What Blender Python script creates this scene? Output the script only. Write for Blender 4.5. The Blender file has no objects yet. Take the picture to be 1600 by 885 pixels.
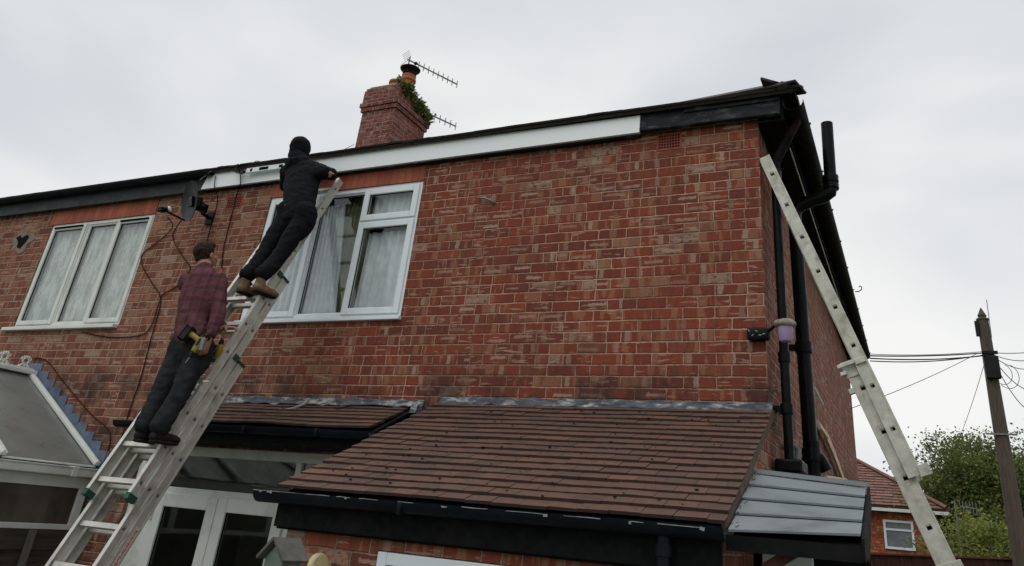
import bpy, bmesh, math, random
from mathutils import Vector, Matrix, noise
from math import radians, sin, cos, pi, sqrt

sc = bpy.context.scene
col = sc.collection
rng = random.Random(7)

# ------------------------------------------------------------------ camera
cd = bpy.data.cameras.new('camera'); cam = bpy.data.objects.new('camera', cd); col.objects.link(cam)
R_ = Vector((0.912956, 0.399680, 0.082261)); U_ = Vector((0.103216, -0.421222, 0.901065)); B_ = R_.cross(U_)
m = Matrix((R_, U_, B_)).transposed().to_4x4(); m.translation = Vector((0.8734, -5.5080, 1.7504))
cam.matrix_world = m
cd.sensor_width = 36.0; cd.lens = 1176.985 / 1600 * 36
cd.shift_x = -(866.76 - 800) / 1600; cd.shift_y = -(442.5 - 266.23) / 1600
cd.clip_start = .05; cd.clip_end = 2000
sc.camera = cam

# ------------------------------------------------------------------ world and sun (overcast)
SUN_EL, SUN_AZ = radians(48), radians(200)      # behind the photographer, to the left
w = bpy.data.worlds.new('World'); sc.world = w; w.use_nodes = True
nt = w.node_tree; N = nt.nodes; L = nt.links
bg = N['Background']; bg.inputs['Strength'].default_value = 0.1
sky = N.new('ShaderNodeTexSky'); sky.sky_type = 'NISHITA'; sky.sun_disc = False
sky.sun_elevation = SUN_EL; sky.sun_rotation = SUN_AZ
tc = N.new('ShaderNodeTexCoord')
mp = N.new('ShaderNodeMapping'); mp.inputs['Scale'].default_value = (1, 1, 2.4); L.new(tc.outputs['Generated'], mp.inputs['Vector'])
nz = N.new('ShaderNodeTexNoise'); nz.inputs['Scale'].default_value = 1.7; nz.inputs['Detail'].default_value = 4; nz.inputs['Roughness'].default_value = .42
nz.inputs['Distortion'].default_value = .4
L.new(mp.outputs['Vector'], nz.inputs['Vector'])
cr = N.new('ShaderNodeValToRGB'); L.new(nz.outputs['Fac'], cr.inputs['Fac'])
cr.color_ramp.elements[0].position = .38; cr.color_ramp.elements[0].color = (6.2, 6.5, 6.95, 1)
cr.color_ramp.elements[1].position = .66; cr.color_ramp.elements[1].color = (9.1, 9.1, 8.9, 1)
sx = N.new('ShaderNodeSeparateXYZ'); L.new(tc.outputs['Generated'], sx.inputs['Vector'])
mr = N.new('ShaderNodeMapRange'); mr.inputs['From Min'].default_value = .62; mr.inputs['From Max'].default_value = 1.0
mr.inputs['To Min'].default_value = 1.0; mr.inputs['To Max'].default_value = 1.9; L.new(sx.outputs['Z'], mr.inputs['Value'])
mul = N.new('ShaderNodeMixRGB'); mul.blend_type = 'MULTIPLY'; mul.inputs['Fac'].default_value = 1
L.new(cr.outputs['Color'], mul.inputs[1]); L.new(mr.outputs['Result'], mul.inputs[2])
mx = N.new('ShaderNodeMixRGB'); mx.inputs['Fac'].default_value = .96
L.new(sky.outputs['Color'], mx.inputs[1]); L.new(mul.outputs['Color'], mx.inputs[2]); L.new(mx.outputs['Color'], bg.inputs['Color'])
sd = bpy.data.lights.new('sun', 'SUN'); sun = bpy.data.objects.new('sun', sd); col.objects.link(sun)
sd.energy = .55; sd.angle = radians(35); sd.color = (1, .97, .93)
sdir = Vector((sin(SUN_AZ) * cos(SUN_EL), cos(SUN_AZ) * cos(SUN_EL), sin(SUN_EL)))
sun.rotation_euler = sdir.to_track_quat('Z', 'Y').to_euler(); sun.location = sdir * 30
sc.view_settings.view_transform = 'Standard'; sc.view_settings.look = 'None'
sc.view_settings.gamma = 1; sc.view_settings.exposure = 0.06
sc.view_settings.use_curve_mapping = False

# ------------------------------------------------------------------ node helpers
class NB:
    def __init__(s, name):
        s.m = bpy.data.materials.new(name); s.m.use_nodes = True
        s.t = s.m.node_tree; s.N = s.t.nodes; s.L = s.t.links
        s.p = s.N['Principled BSDF']; s.out = s.N['Material Output']
    def link(s, a, b):
        if hasattr(a, 'is_linked') or hasattr(a, 'links'): s.L.new(a, b)
        else:
            try: b.default_value = a
            except Exception: b.default_value = (a, a, a, 1)
    def math(s, op, a, b=0.0, c=0.0, clamp=False):
        n = s.N.new('ShaderNodeMath'); n.operation = op; n.use_clamp = clamp
        for i, v in enumerate((a, b, c)):
            if isinstance(v, (int, float)): n.inputs[i].default_value = v
            else: s.L.new(v, n.inputs[i])
        return n.outputs[0]
    def pos(s): return s.N.new('ShaderNodeNewGeometry').outputs['Position']
    def island(s): return s.N.new('ShaderNodeNewGeometry').outputs['Random Per Island']
    def obj(s): return s.N.new('ShaderNodeTexCoord').outputs['Object']
    def sep(s, v):
        n = s.N.new('ShaderNodeSeparateXYZ'); s.L.new(v, n.inputs[0]); return n.outputs
    def comb(s, x, y, z):
        n = s.N.new('ShaderNodeCombineXYZ')
        for i, v in enumerate((x, y, z)):
            if isinstance(v, (int, float)): n.inputs[i].default_value = v
            else: s.L.new(v, n.inputs[i])
        return n.outputs[0]
    def noise(s, vec, scale=5, detail=3, rough=.5, dist=0):
        n = s.N.new('ShaderNodeTexNoise'); s.L.new(vec, n.inputs['Vector'])
        n.inputs['Scale'].default_value = scale; n.inputs['Detail'].default_value = detail
        n.inputs['Roughness'].default_value = rough; n.inputs['Distortion'].default_value = dist
        return n.outputs['Fac']
    def vmul(s, v, sc3):
        n = s.N.new('ShaderNodeVectorMath'); n.operation = 'MULTIPLY'; s.L.new(v, n.inputs[0]); n.inputs[1].default_value = sc3
        return n.outputs[0]
    def smooth(s, v, a, b, lo=0.0, hi=1.0):
        n = s.N.new('ShaderNodeMapRange'); n.interpolation_type = 'SMOOTHSTEP'; s.L.new(v, n.inputs['Value'])
        n.inputs['From Min'].default_value = a; n.inputs['From Max'].default_value = b
        n.inputs['To Min'].default_value = lo; n.inputs['To Max'].default_value = hi
        return n.outputs['Result']
    def ramp(s, v, stops, const=False):
        n = s.N.new('ShaderNodeValToRGB'); s.L.new(v, n.inputs['Fac'])
        e = n.color_ramp.elements
        while len(e) < len(stops): e.new(.5)
        for q, (p, c) in zip(e, stops): q.position = p; q.color = (*c, 1)
        if const: n.color_ramp.interpolation = 'CONSTANT'
        return n.outputs['Color']
    def mix(s, f, a, b, mode='MIX'):
        n = s.N.new('ShaderNodeMixRGB'); n.blend_type = mode
        for i, v in enumerate((f, a, b)):
            if isinstance(v, (int, float)): n.inputs[i].default_value = v if i == 0 else (v, v, v, 1)
            elif isinstance(v, tuple): n.inputs[i].default_value = (*v, 1)
            else: s.L.new(v, n.inputs[i])
        return n.outputs[0]
    def bump(s, h, strength=.3, dist=.01):
        n = s.N.new('ShaderNodeBump'); n.inputs['Strength'].default_value = strength; n.inputs['Distance'].default_value = dist
        s.L.new(h, n.inputs['Height']); s.L.new(n.outputs[0], s.p.inputs['Normal'])
    def base(s, c):
        if isinstance(c, tuple): s.p.inputs['Base Color'].default_value = (*c, 1)
        else: s.L.new(c, s.p.inputs['Base Color'])
    def rough(s, v):
        if isinstance(v, (int, float)): s.p.inputs['Roughness'].default_value = v
        else: s.L.new(v, s.p.inputs['Roughness'])

def mottled(name, c, var=.25, scale=8, rough=.6, metal=0, bump=.15, spec=None, dirt=None, dirt_amt=.5, dscale=3, stretch=(1, 1, 1)):
    b = NB(name); o = b.vmul(b.obj(), stretch)
    n1 = b.noise(o, scale, 5, .6)
    lo = tuple(x * (1 - var) for x in c); hi = tuple(min(1, x * (1 + var)) for x in c)
    k = b.ramp(n1, [(.3, lo), (.7, hi)])
    if dirt:
        n2 = b.noise(o, dscale, 6, .65)
        k = b.mix(b.smooth(n2, .5, .72, 0, dirt_amt), k, dirt)
    b.base(k); b.p.inputs['Metallic'].default_value = metal
    b.p.inputs['Specular IOR Level'].default_value = spec if spec is not None else (.10 if max(c) < .06 else .4)
    b.rough(b.smooth(b.noise(o, scale * 2.3, 3), .3, .7, max(.05, rough - .12), min(1, rough + .12)))
    if bump: b.bump(b.noise(o, scale * 5, 4, .6), bump, .003)
    return b.m

def brick_material(name, stretcher=.243, course=.08625, z0=2.643, tint=(1, 1, 1), cream=.03, soot=True, mortar=(.36, .215, .148), left=False):
    b = NB(name); P = b.pos()
    sep = b.sep(P)
    d1 = b.sep(b.N.new('ShaderNodeTexNoise').outputs['Color']) if False else None
    wob = b.noise(P, 9, 3, .5); wob2 = b.noise(b.vmul(P, (1.01, 1.01, 1.3)), 7.3, 3, .5)
    low = b.noise(P, 1.1, 2, .5)
    h = b.math('ADD', b.math('ADD', sep[0], sep[1]), b.math('MULTIPLY', b.math('SUBTRACT', wob, .5), .016))
    z = b.math('ADD', sep[2], b.math('MULTIPLY', b.math('SUBTRACT', wob2, .5), .012))
    z = b.math('ADD', z, b.math('MULTIPLY', b.math('SUBTRACT', low, .5), .010))
    zz = b.math('DIVIDE', b.math('SUBTRACT', z, z0 - 100 * course), course)
    row = b.math('FLOOR', zz); fz = b.math('FRACT', zz)
    off = b.math('MULTIPLY', b.math('MODULO', row, 2), .5)
    wn0 = b.N.new('ShaderNodeTexWhiteNoise'); wn0.noise_dimensions = '1D'; b.L.new(row, wn0.inputs['W'])
    off = b.math('ADD', off, b.math('MULTIPLY', b.math('SUBTRACT', wn0.outputs['Value'], .5), .07))
    u = b.math('ADD', b.math('ADD', b.math('DIVIDE', h, stretcher), off), 100)
    cu = b.math('FLOOR', u); fu = b.math('FRACT', u)
    # some stretchers are really two headers
    wn1 = b.N.new('ShaderNodeTexWhiteNoise'); wn1.noise_dimensions = '3D'; b.L.new(b.comb(cu, row, 3.3), wn1.inputs['Vector'])
    hdr = b.math('GREATER_THAN', wn1.outputs['Value'], .89)
    fu2 = b.math('FRACT', b.math('MULTIPLY', fu, 2)); half = b.math('MULTIPLY', b.math('FLOOR', b.math('MULTIPLY', fu, 2)), hdr)
    wn = b.N.new('ShaderNodeTexWhiteNoise'); wn.noise_dimensions = '3D'
    b.L.new(b.comb(cu, row, half), wn.inputs['Vector'])
    rs = b.sep(wn.outputs['Color']); r1, r2, r3 = rs[0], rs[1], rs[2]
    du = b.math('MULTIPLY', b.math('MINIMUM', fu, b.math('SUBTRACT', 1, fu)), stretcher)
    duh = b.math('MULTIPLY', b.math('MINIMUM', fu2, b.math('SUBTRACT', 1, fu2)), stretcher / 2)
    duh = b.math('ADD', duh, b.math('MULTIPLY', b.math('SUBTRACT', 1, hdr), 1))
    dz = b.math('MULTIPLY', b.math('MINIMUM', fz, b.math('SUBTRACT', 1, fz)), course)
    d = b.math('MINIMUM', b.math('MINIMUM', du, duh), dz); d = b.math('SMOOTH_MIN', b.math('MINIMUM', du, duh), dz, .008)
    fine = b.noise(P, 70, 4, .6); mid = b.noise(P, 28, 4, .6)
    dd = b.math('ADD', d, b.math('MULTIPLY', b.math('SUBTRACT', mid, .5), .012))
    brick = b.smooth(dd, .0038, .0062)              # 1 on brick, 0 in the joint
    T = lambda c: tuple(a * t for a, t in zip(c, tint))
    k = b.ramp(r1, [(0, T((.125, .036, .025))), (.2, T((.155, .040, .027))), (.5, T((.185, .044, .027))), (.78, T((.215, .052, .029))),
                    (.88, T((.165, .052, .034))), (.96, T((.20, .076, .045))), (1, T((.23, .12, .08)))])
    if left:   # the neighbouring half is the paler, browner brick
        lf = b.smooth(sep[0], -3.4, -5.8, 0, .85)
        k = b.mix(lf, k, b.ramp(r1, [(0, (.12, .045, .03)), (.3, (.19, .065, .038)), (.6, (.23, .085, .048)), (.85, (.22, .105, .065)), (1, (.30, .18, .12))]))
    # kiln marks: upright bands inside a brick
    bands = b.noise(b.comb(b.math('MULTIPLY', h, 15), b.math('MULTIPLY', r2, 37), b.math('MULTIPLY', z, 2.2)), 1.0, 2, .4)
    k = b.mix(b.smooth(bands, .56, .61, 0, .5), k, T((.31, .17, .115)))
    k = b.mix(b.smooth(bands, .46, .34, 0, .45), k, T((.09, .030, .024)))
    # scuffed lime and mortar smears
    sm = b.noise(b.comb(b.math('MULTIPLY', h, 5.5), b.math('MULTIPLY', r2, 9), b.math('MULTIPLY', z, 44)), 1.0, 3, .55, .1)
    k = b.mix(b.smooth(b.math('ADD', sm, b.math('MULTIPLY', r3, .13)), .70, .73, 0, .7), k, (.38, .27, .20))
    wq = b.N.new('ShaderNodeTexWhiteNoise'); wq.noise_dimensions = '3D'; b.L.new(b.comb(b.math('ADD', cu, 17.3), row, b.math('ADD', half, 5.1)), wq.inputs['Vector'])
    qs = b.sep(wq.outputs['Color']); q1, q2, q3 = qs[0], qs[1], qs[2]
    nb1 = b.math('MULTIPLY', b.math('SUBTRACT', mid, .5), .42); nb2 = b.math('MULTIPLY', b.math('SUBTRACT', b.noise(P, 19, 3, .6), .5), .5)
    hz_ = b.math('SUBTRACT', fz, b.math('ADD', .28, b.math('MULTIPLY', q2, .45)))
    st1 = b.math('MULTIPLY', b.smooth(b.math('ADD', b.math('ABSOLUTE', hz_), nb1), .17, .10), b.smooth(b.math('ADD', b.math('ABSOLUTE', b.math('SUBTRACT', fu, b.math('ADD', .3, b.math('MULTIPLY', q3, .4)))), nb2), .36, .30))
    st1 = b.math('MULTIPLY', st1, b.math('LESS_THAN', q1, .17))
    vt = b.smooth(b.math('ADD', b.math('ABSOLUTE', b.math('SUBTRACT', fu, b.math('ADD', .12, b.math('MULTIPLY', q2, .76)))), b.math('MULTIPLY', nb1, .35)), .095, .065)
    vt = b.math('MULTIPLY', vt, b.math('MULTIPLY', b.math('GREATER_THAN', q1, .17), b.math('LESS_THAN', q1, .36)))
    mk = b.math('MULTIPLY', b.math('MAXIMUM', st1, vt), b.smooth(fine, .30, .5, .35, .85))
    k = b.mix(mk, k, b.mix(q3, (.22, .12, .085), (.42, .31, .235)))
    patch = b.math('MULTIPLY', b.math('GREATER_THAN', r3, 1 - cream), b.smooth(mid, .38, .52))
    k = b.mix(b.math('MULTIPLY', patch, .7), k, (.34, .25, .18))
    k = b.mix(b.smooth(fine, .35, .7, 0, .35), k, T((.10, .03, .02)))
    mort = b.mix(b.smooth(fine, .3, .7), tuple(x * .6 for x in mortar), mortar)
    mort = b.mix(b.smooth(low, .42, .6), mort, tuple(x * 1.25 for x in mortar))
    if left: mort = b.mix(b.smooth(sep[0], -3.0, -5.6, 0, .8), mort, (.40, .27, .19))
    k = b.mix(b.smooth(dd, .011, .0055, 0, .45), k, T((.075, .028, .020)))
    k = b.mix(brick, mort, k)
    # large-scale weathering with shapes of its own
    wv = b.noise(b.comb(b.math('MULTIPLY', h, 1.6), 0.0, b.math('MULTIPLY', z, .7)), 1.3, 5, .6)
    k = b.mix(b.smooth(wv, .42, .7, 0, .32), k, b.mix(1.0, k, (.66, .60, .56), 'MULTIPLY'))
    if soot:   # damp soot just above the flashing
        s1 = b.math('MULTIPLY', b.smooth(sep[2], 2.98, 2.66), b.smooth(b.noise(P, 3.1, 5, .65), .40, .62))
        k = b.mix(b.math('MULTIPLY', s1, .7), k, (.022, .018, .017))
        s2 = b.math('MULTIPLY', b.smooth(b.noise(P, 2.2, 5, .7), .58, .74), b.smooth(sep[2], 3.3, 4.4, .1, .55))
        k = b.mix(s2, k, (.06, .035, .03))
    b.base(k); b.rough(b.smooth(mid, .3, .7, .72, .98)); b.p.inputs['Specular IOR Level'].default_value = .3
    hgt = b.math('ADD', b.math('MULTIPLY', b.smooth(dd, .0015, .009), 1.0), b.math('MULTIPLY', b.math('ADD', fine, b.math('MULTIPLY', mid, 1.2)), .28))
    hgt = b.math('ADD', hgt, b.math('MULTIPLY', r2, .35))
    b.bump(hgt, .85, .009)
    return b.m

def tile_material(name, c0, c1, c2, moss=True):
    b = NB(name); P = b.pos(); r = b.island()
    k = b.ramp(r, [(0, c0), (.45, c1), (.85, c1), (1, c2)])
    n = b.noise(P, 22, 5, .65); k = b.mix(b.smooth(n, .35, .7, 0, .5), k, tuple(x * .55 for x in c1))
    n3 = b.noise(P, 3.2, 4, .6); k = b.mix(b.smooth(n3, .45, .7, 0, .35), k, (.075, .052, .042))
    if moss:
        n2 = b.noise(P, 38, 3, .5); k = b.mix(b.smooth(n2, .70, .74, 0, .8), k, (.03, .028, .02))
        n4 = b.noise(P, 60, 2, .5); k = b.mix(b.smooth(n4, .74, .77, 0, .6), k, (.30, .28, .24))
    nrm_ = b.sep(b.N.new('ShaderNodeNewGeometry').outputs['True Normal'])   # grimy mossed butt edges, darkened further to paint in the shadow gaps between courses
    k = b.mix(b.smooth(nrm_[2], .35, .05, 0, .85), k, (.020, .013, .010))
    b.base(k); b.rough(b.smooth(n, .3, .7, .6, .9)); b.bump(b.noise(P, 90, 4, .6), .35, .004)
    return b.m

def glass_material(name, tint=(.75, .78, .76)):
    b = NB(name); b.N.remove(b.p)
    tr = b.N.new('ShaderNodeBsdfTransparent'); tr.inputs['Color'].default_value = (*tint, 1)
    gl = b.N.new('ShaderNodeBsdfGlossy'); gl.inputs['Roughness'].default_value = .03; gl.inputs['Color'].default_value = (.9, .93, .95, 1)
    lw = b.N.new('ShaderNodeLayerWeight'); lw.inputs['Blend'].default_value = .5
    bp = b.N.new('ShaderNodeBump'); bp.inputs['Strength'].default_value = .06; bp.inputs['Distance'].default_value = .02
    nn = b.noise(b.pos(), 2.2, 2, .5); b.L.new(nn, bp.inputs['Height']); b.L.new(bp.outputs[0], gl.inputs['Normal'])
    f = b.math('ADD', b.math('MULTIPLY', b.math('POWER', lw.outputs['Facing'], 3.5), .9), .035, clamp=True)
    mxs = b.N.new('ShaderNodeMixShader'); b.L.new(f, mxs.inputs[0]); b.L.new(tr.outputs[0], mxs.inputs[1]); b.L.new(gl.outputs[0], mxs.inputs[2])
    b.L.new(mxs.outputs[0], b.out.inputs['Surface']); return b.m

def cloth_material(name, c, var=.35, rough=.9, fold=14):
    b = NB(name); o = b.obj()
    n = b.noise(o, fold, 4, .6); k = b.ramp(n, [(.3, tuple(x * (1 - var) for x in c)), (.7, tuple(x * (1 + var) for x in c))])
    k = b.mix(b.smooth(b.noise(o, 4, 4, .6), .52, .72, 0, .3), k, tuple(min(1, x * 2.0 + .002) for x in c))
    b.base(k); b.rough(rough); b.p.inputs['Specular IOR Level'].default_value = .15
    b.p.inputs['Sheen Weight'].default_value = .0
    b.bump(b.noise(o, 140, 3, .6), .35, .002); return b.m

def plaid_material(name):
    b = NB(name); o = b.sep(b.obj())
    def stripes(v, f, w_):
        s = b.math('FRACT', b.math('MULTIPLY', v, f)); return b.math('LESS_THAN', s, w_)
    dz_ = b.math('ADD', o[2], b.math('MULTIPLY', b.noise(b.obj(), 3, 2), .03))
    dx_ = b.math('ADD', b.math('ADD', o[0], b.math('MULTIPLY', o[1], .9)), b.math('MULTIPLY', b.noise(b.obj(), 4, 2), .03))
    k = b.mix(b.smooth(b.noise(b.obj(), 11, 4), .3, .7), (.078, .028, .030), (.125, .048, .050))
    k = b.mix(b.math('MULTIPLY', stripes(dx_, 9.5, .42), .35), k, (.03, .014, .024))
    k = b.mix(b.math('MULTIPLY', stripes(dz_, 9.5, .42), .35), k, (.03, .014, .024))
    k = b.mix(b.math('MULTIPLY', stripes(dx_, 9.5, .07), .13), k, (.22, .14, .17))
    k = b.mix(b.math('MULTIPLY', stripes(dz_, 9.5, .07), .13), k, (.22, .14, .17))
    b.base(k); b.rough(.9); b.p.inputs['Specular IOR Level'].default_value = .12
    b.bump(b.noise(b.obj(), 60, 4, .6), .4, .003); return b.m

M = {}
M['brick'] = brick_material('weathered_red_brick', left=True, tint=(1.12, .99, .86))
M['brick_dark'] = brick_material('outhouse_brick', soot=False, tint=(1.25, 1.25, 1.1), cream=.1, mortar=(.27, .19, .14))
M['chimney_brick'] = brick_material('chimney_brick', stretcher=.235, course=.083, tint=(1.0, .95, 1.1), cream=.0, soot=False, mortar=(.3, .22, .19))
M['far_brick'] = brick_material('distant_orange_brick', stretcher=.23, course=.075, tint=(1.9, 1.45, 1.0), cream=.0, soot=False, mortar=(.24, .12, .08))
def lintel_material():
    b = NB('orange_soldier_brick'); P = b.pos(); s = b.sep(P)
    u = b.math('DIVIDE', b.math('ADD', s[0], b.math('MULTIPLY', b.noise(P, 10, 2), .012)), .0815)
    cu = b.math('FLOOR', b.math('ADD', u, 200)); fu = b.math('FRACT', b.math('ADD', u, 200))
    wn = b.N.new('ShaderNodeTexWhiteNoise'); wn.noise_dimensions = '1D'; b.L.new(cu, wn.inputs['W'])
    k = b.ramp(wn.outputs['Value'], [(0, (.26, .058, .028)), (.5, (.32, .078, .036)), (1, (.37, .10, .046))])
    k = b.mix(b.smooth(b.noise(P, 6, 5, .7), .4, .7, 0, .5), k, (.20, .05, .028))
    d = b.math('MINIMUM', fu, b.math('SUBTRACT', 1, fu)); j = b.smooth(d, .02, .06)
    k = b.mix(j, (.15, .045, .028), k)
    b.base(k); b.rough(.8); b.bump(b.math('ADD', j, b.math('MULTIPLY', b.noise(P, 60, 4), .5)), .5, .004); return b.m
M['lintel'] = lintel_material()
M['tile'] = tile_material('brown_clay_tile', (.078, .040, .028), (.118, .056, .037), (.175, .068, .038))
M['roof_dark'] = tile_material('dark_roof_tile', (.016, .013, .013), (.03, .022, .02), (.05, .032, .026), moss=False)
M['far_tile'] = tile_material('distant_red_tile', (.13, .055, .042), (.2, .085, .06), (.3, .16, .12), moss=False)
M['upvc'] = mottled('white_upvc', (.72, .77, .80), .05, 3, .35, bump=.03, dirt=(.45, .46, .44), dirt_amt=.25)
M['upvc_old'] = mottled('dull_white_upvc', (.62, .64, .60), .08, 4, .45, bump=.05, dirt=(.3, .3, .27), dirt_amt=.4)
M['fascia_white'] = mottled('new_white_fascia', (.82, .85, .87), .02, .7, .35, bump=0)
M['fascia_black'] = mottled('old_black_fascia', (.014, .016, .020), .4, 6, .5, bump=.3, dirt=(.16, .16, .16), dirt_amt=.45, dscale=7, stretch=(1, 1, 3))
M['fascia_grey'] = mottled('dark_grey_fascia', (.040, .046, .052), .2, 5, .5, bump=.1, dirt=(.03, .03, .03), dirt_amt=.5)
M['black_plastic'] = mottled('black_plastic_pipe', (.005, .0055, .0065), .3, 5, .33, bump=.04, dirt=(.014, .014, .013), dirt_amt=.5)
M['black_gutter'] = mottled('blue_black_gutter', (.006, .009, .013), .3, 5, .4, bump=.05, dirt=(.022, .024, .02), dirt_amt=.4)
M['dark_timber'] = mottled('black_painted_timber', (.005, .0055, .006), .4, 10, .7, bump=.3, dirt=(.014, .014, .012), dirt_amt=.5)
M['rust_metal'] = mottled('rusty_black_iron', (.008, .006, .006), .5, 12, .75, bump=.4, dirt=(.035, .014, .009), dirt_amt=.6, dscale=9)
M['lead'] = mottled('patched_lead_flashing', (.06, .07, .085), .7, 22, .7, bump=.7, dirt=(.46, .44, .40), dirt_amt=1.0, dscale=11, stretch=(.5, 1, 1.6))
M['lead_blue'] = mottled('blue_grey_lead', (.10, .135, .19), .4, 7, .5, bump=.2, dirt=(.05, .065, .09), dirt_amt=.6, dscale=5)
M['alu'] = mottled('dull_aluminium', (.56, .55, .50), .14, 9, .48, metal=.55, bump=.1, dirt=(.22, .2, .17), dirt_amt=.5, dscale=6)
M['alu_worn'] = mottled('worn_spattered_aluminium', (.50, .49, .43), .2, 12, .6, metal=.35, bump=.25, dirt=(.24, .21, .15), dirt_amt=.75, dscale=7)
M['green'] = mottled('green_plastic', (.008, .065, .035), .2, 9, .6)
M['glass'] = glass_material('window_glass', (.96, .97, .96))
M['glass_dark'] = glass_material('dark_window_glass', (.75, .77, .72))
M['room'] = mottled('dim_room_wall', (.22, .23, .20), .2, 3, .9, bump=0)
def net_material():
    b = NB('lace_net_curtain'); o = b.obj(); s = b.sep(o)
    v = b.noise(b.vmul(o, (14, 1, 3.5)), 1, 3, .6); v2 = b.noise(b.vmul(o, (40, 1, 16)), 1, 3, .6)
    k = b.mix(b.smooth(v, .35, .65), (.34, .37, .35), (.60, .63, .60)); k = b.mix(b.smooth(v2, .5, .68, 0, .55), k, (.78, .79, .74))
    b.base(k); b.rough(.95); return b.m
M['net'] = net_material()
M['curtain_grey'] = cloth_material('pale_grey_curtain', (.66, .69, .73), .10)
M['curtain_green'] = cloth_material('olive_curtain', (.22, .23, .14), .3)
M['black_cloth'] = cloth_material('black_fleece', (.0045, .005, .007), .4)
M['black_trouser'] = cloth_material('black_jogger_cloth', (.005, .0055, .0075), .4)
M['work_trouser'] = cloth_material('worn_charcoal_work_trouser', (.014, .015, .0165), .4)
M['plaid'] = plaid_material('maroon_plaid')
M['tan_leather'] = mottled('scuffed_tan_suede', (.17, .105, .06), .35, 25, .9, bump=.5, dirt=(.07, .045, .03), dirt_amt=.6, dscale=14)
M['dark_leather'] = mottled('dark_leather', (.02, .016, .014), .35, 25, .7, bump=.5)
M['skin'] = mottled('skin', (.30, .155, .105), .12, 20, .55, bump=.1)
M['hair'] = mottled('dark_brown_hair', (.028, .017, .012), .5, 60, .75, bump=.8, stretch=(1, 1, .3))
M['yellow'] = mottled('yellow_tool_plastic', (.24, .165, .02), .1, 9, .5)
M['tool_black'] = mottled('black_tool_plastic', (.02, .02, .022), .2, 9, .55)
M['steel'] = mottled('galvanised_steel', (.2, .2, .2), .2, 14, .5, metal=.6)
M['dish'] = mottled('charcoal_dish_paint', (.045, .048, .052), .2, 6, .45, bump=.03)
M['terracotta'] = mottled('terracotta', (.36, .115, .055), .22, 8, .8, bump=.2, dirt=(.12, .05, .035), dirt_amt=.6)
M['airbrick'] = mottled('terracotta_vent', (.24, .058, .035), .2, 10, .85, bump=.3)
M['cement'] = mottled('grey_cement', (.30, .28, .25), .3, 14, .95, bump=.6, dirt=(.12, .11, .09), dirt_amt=.6, dscale=8)
M['grey_clad'] = mottled('grey_cladding', (.20, .225, .235), .07, 3, .45, bump=.05, dirt=(.10, .105, .095), dirt_amt=.5, dscale=2.5)
M['poly'] = mottled('smoked_polycarbonate', (.16, .165, .15), .12, 2.5, .35, bump=.02, dirt=(.11, .11, .095), dirt_amt=.5, dscale=1.6)
M['brown_glass'] = mottled('dim_brown_glazing', (.065, .055, .042), .5, 2.2, .15, bump=0, dirt=(.13, .10, .065), dirt_amt=.6, dscale=1.5)
M['fence'] = mottled('weathered_fence_board', (.045, .036, .03), .4, 6, .85, bump=.5, stretch=(.5, .5, 5))
M['pale_wood'] = mottled('pale_sawn_timber', (.48, .36, .25), .15, 9, .8, bump=.2, stretch=(1, 1, .2))
M['red_wood'] = mottled('red_brown_timber', (.10, .032, .022), .3, 9, .7, bump=.2)
M['grey_wood'] = mottled('silvered_timber', (.09, .085, .075), .3, 14, .9, bump=.6, stretch=(1, 1, .25))
M['green_paint'] = mottled('grey_green_paint', (.12, .16, .13), .2, 9, .8, bump=.3)
M['cream'] = mottled('cream_plastic', (.62, .50, .28), .08, 9, .45, bump=.05)
M['lilac'] = mottled('lilac_plastic', (.36, .25, .42), .12, 9, .4, bump=.03)
M['fuzzy'] = mottled('grey_lichened_rim', (.27, .24, .20), .35, 40, .95, bump=1.0)
M['pole_wood'] = mottled('tarred_pole_timber', (.085, .065, .05), .4, 9, .9, bump=.6, stretch=(4, 4, .4))
M['cable'] = mottled('black_cable', (.012, .009, .009), .2, 9, .6, bump=0)
M['cable_brown'] = mottled('brown_cable', (.035, .014, .011), .2, 9, .6, bump=0)
M['wire_grey'] = mottled('grey_wire', (.12, .12, .12), .2, 9, .5, bump=0)
M['hole'] = mottled('dark_cavity', (.006, .006, .006), .2, 9, 1, bump=0)
M['label'] = mottled('label_paper', (.55, .42, .36), .1, 30, .7, bump=0)
M['red_ink'] = mottled('red_ink', (.30, .05, .04), .1, 30, .7, bump=0)
M['verge'] = mottled('grimy_verge_mortar', (.09, .06, .045), .4, 20, .95, bump=.8, dirt=(.03, .022, .018), dirt_amt=.8, dscale=12)
M['cement_dark'] = mottled('dark_cement', (.11, .10, .09), .4, 18, .95, bump=.8, dirt=(.03, .028, .025), dirt_amt=.8, dscale=10)
M['cement_light'] = mottled('flaking_paint', (.22, .22, .21), .3, 20, .8, bump=.2)
M['moss_dark'] = mottled('dark_moss', (.014, .013, .009), .4, 30, .95, bump=.5)
M['patch'] = mottled('cement_patch', (.20, .16, .13), .3, 14, .95, bump=.7)
M['ground'] = mottled('garden_paving', (.17, .165, .15), .25, 3, .9, bump=.3)
M['grass'] = mottled('lawn', (.05, .09, .03), .3, 9, .95, bump=.4)
def leaf_material(name, a, b_, c):
    b = NB(name); r = b.island()
    b.base(b.ramp(r, [(0, a), (.5, b_), (.85, b_), (1, c)])); b.rough(.6)
    b.p.inputs['Specular IOR Level'].default_value = .25
    tl = b.N.new('ShaderNodeBsdfTranslucent'); b.L.new(b.p.inputs['Base Color'].links[0].from_socket, tl.inputs['Color'])
    ms = b.N.new('ShaderNodeMixShader'); ms.inputs[0].default_value = .35
    b.L.new(b.p.outputs[0], ms.inputs[1]); b.L.new(tl.outputs[0], ms.inputs[2]); b.L.new(ms.outputs[0], b.out.inputs['Surface']); return b.m
M['leaf'] = leaf_material('autumn_green_leaves', (.065, .095, .025), (.125, .155, .042), (.30, .25, .06))
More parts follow.
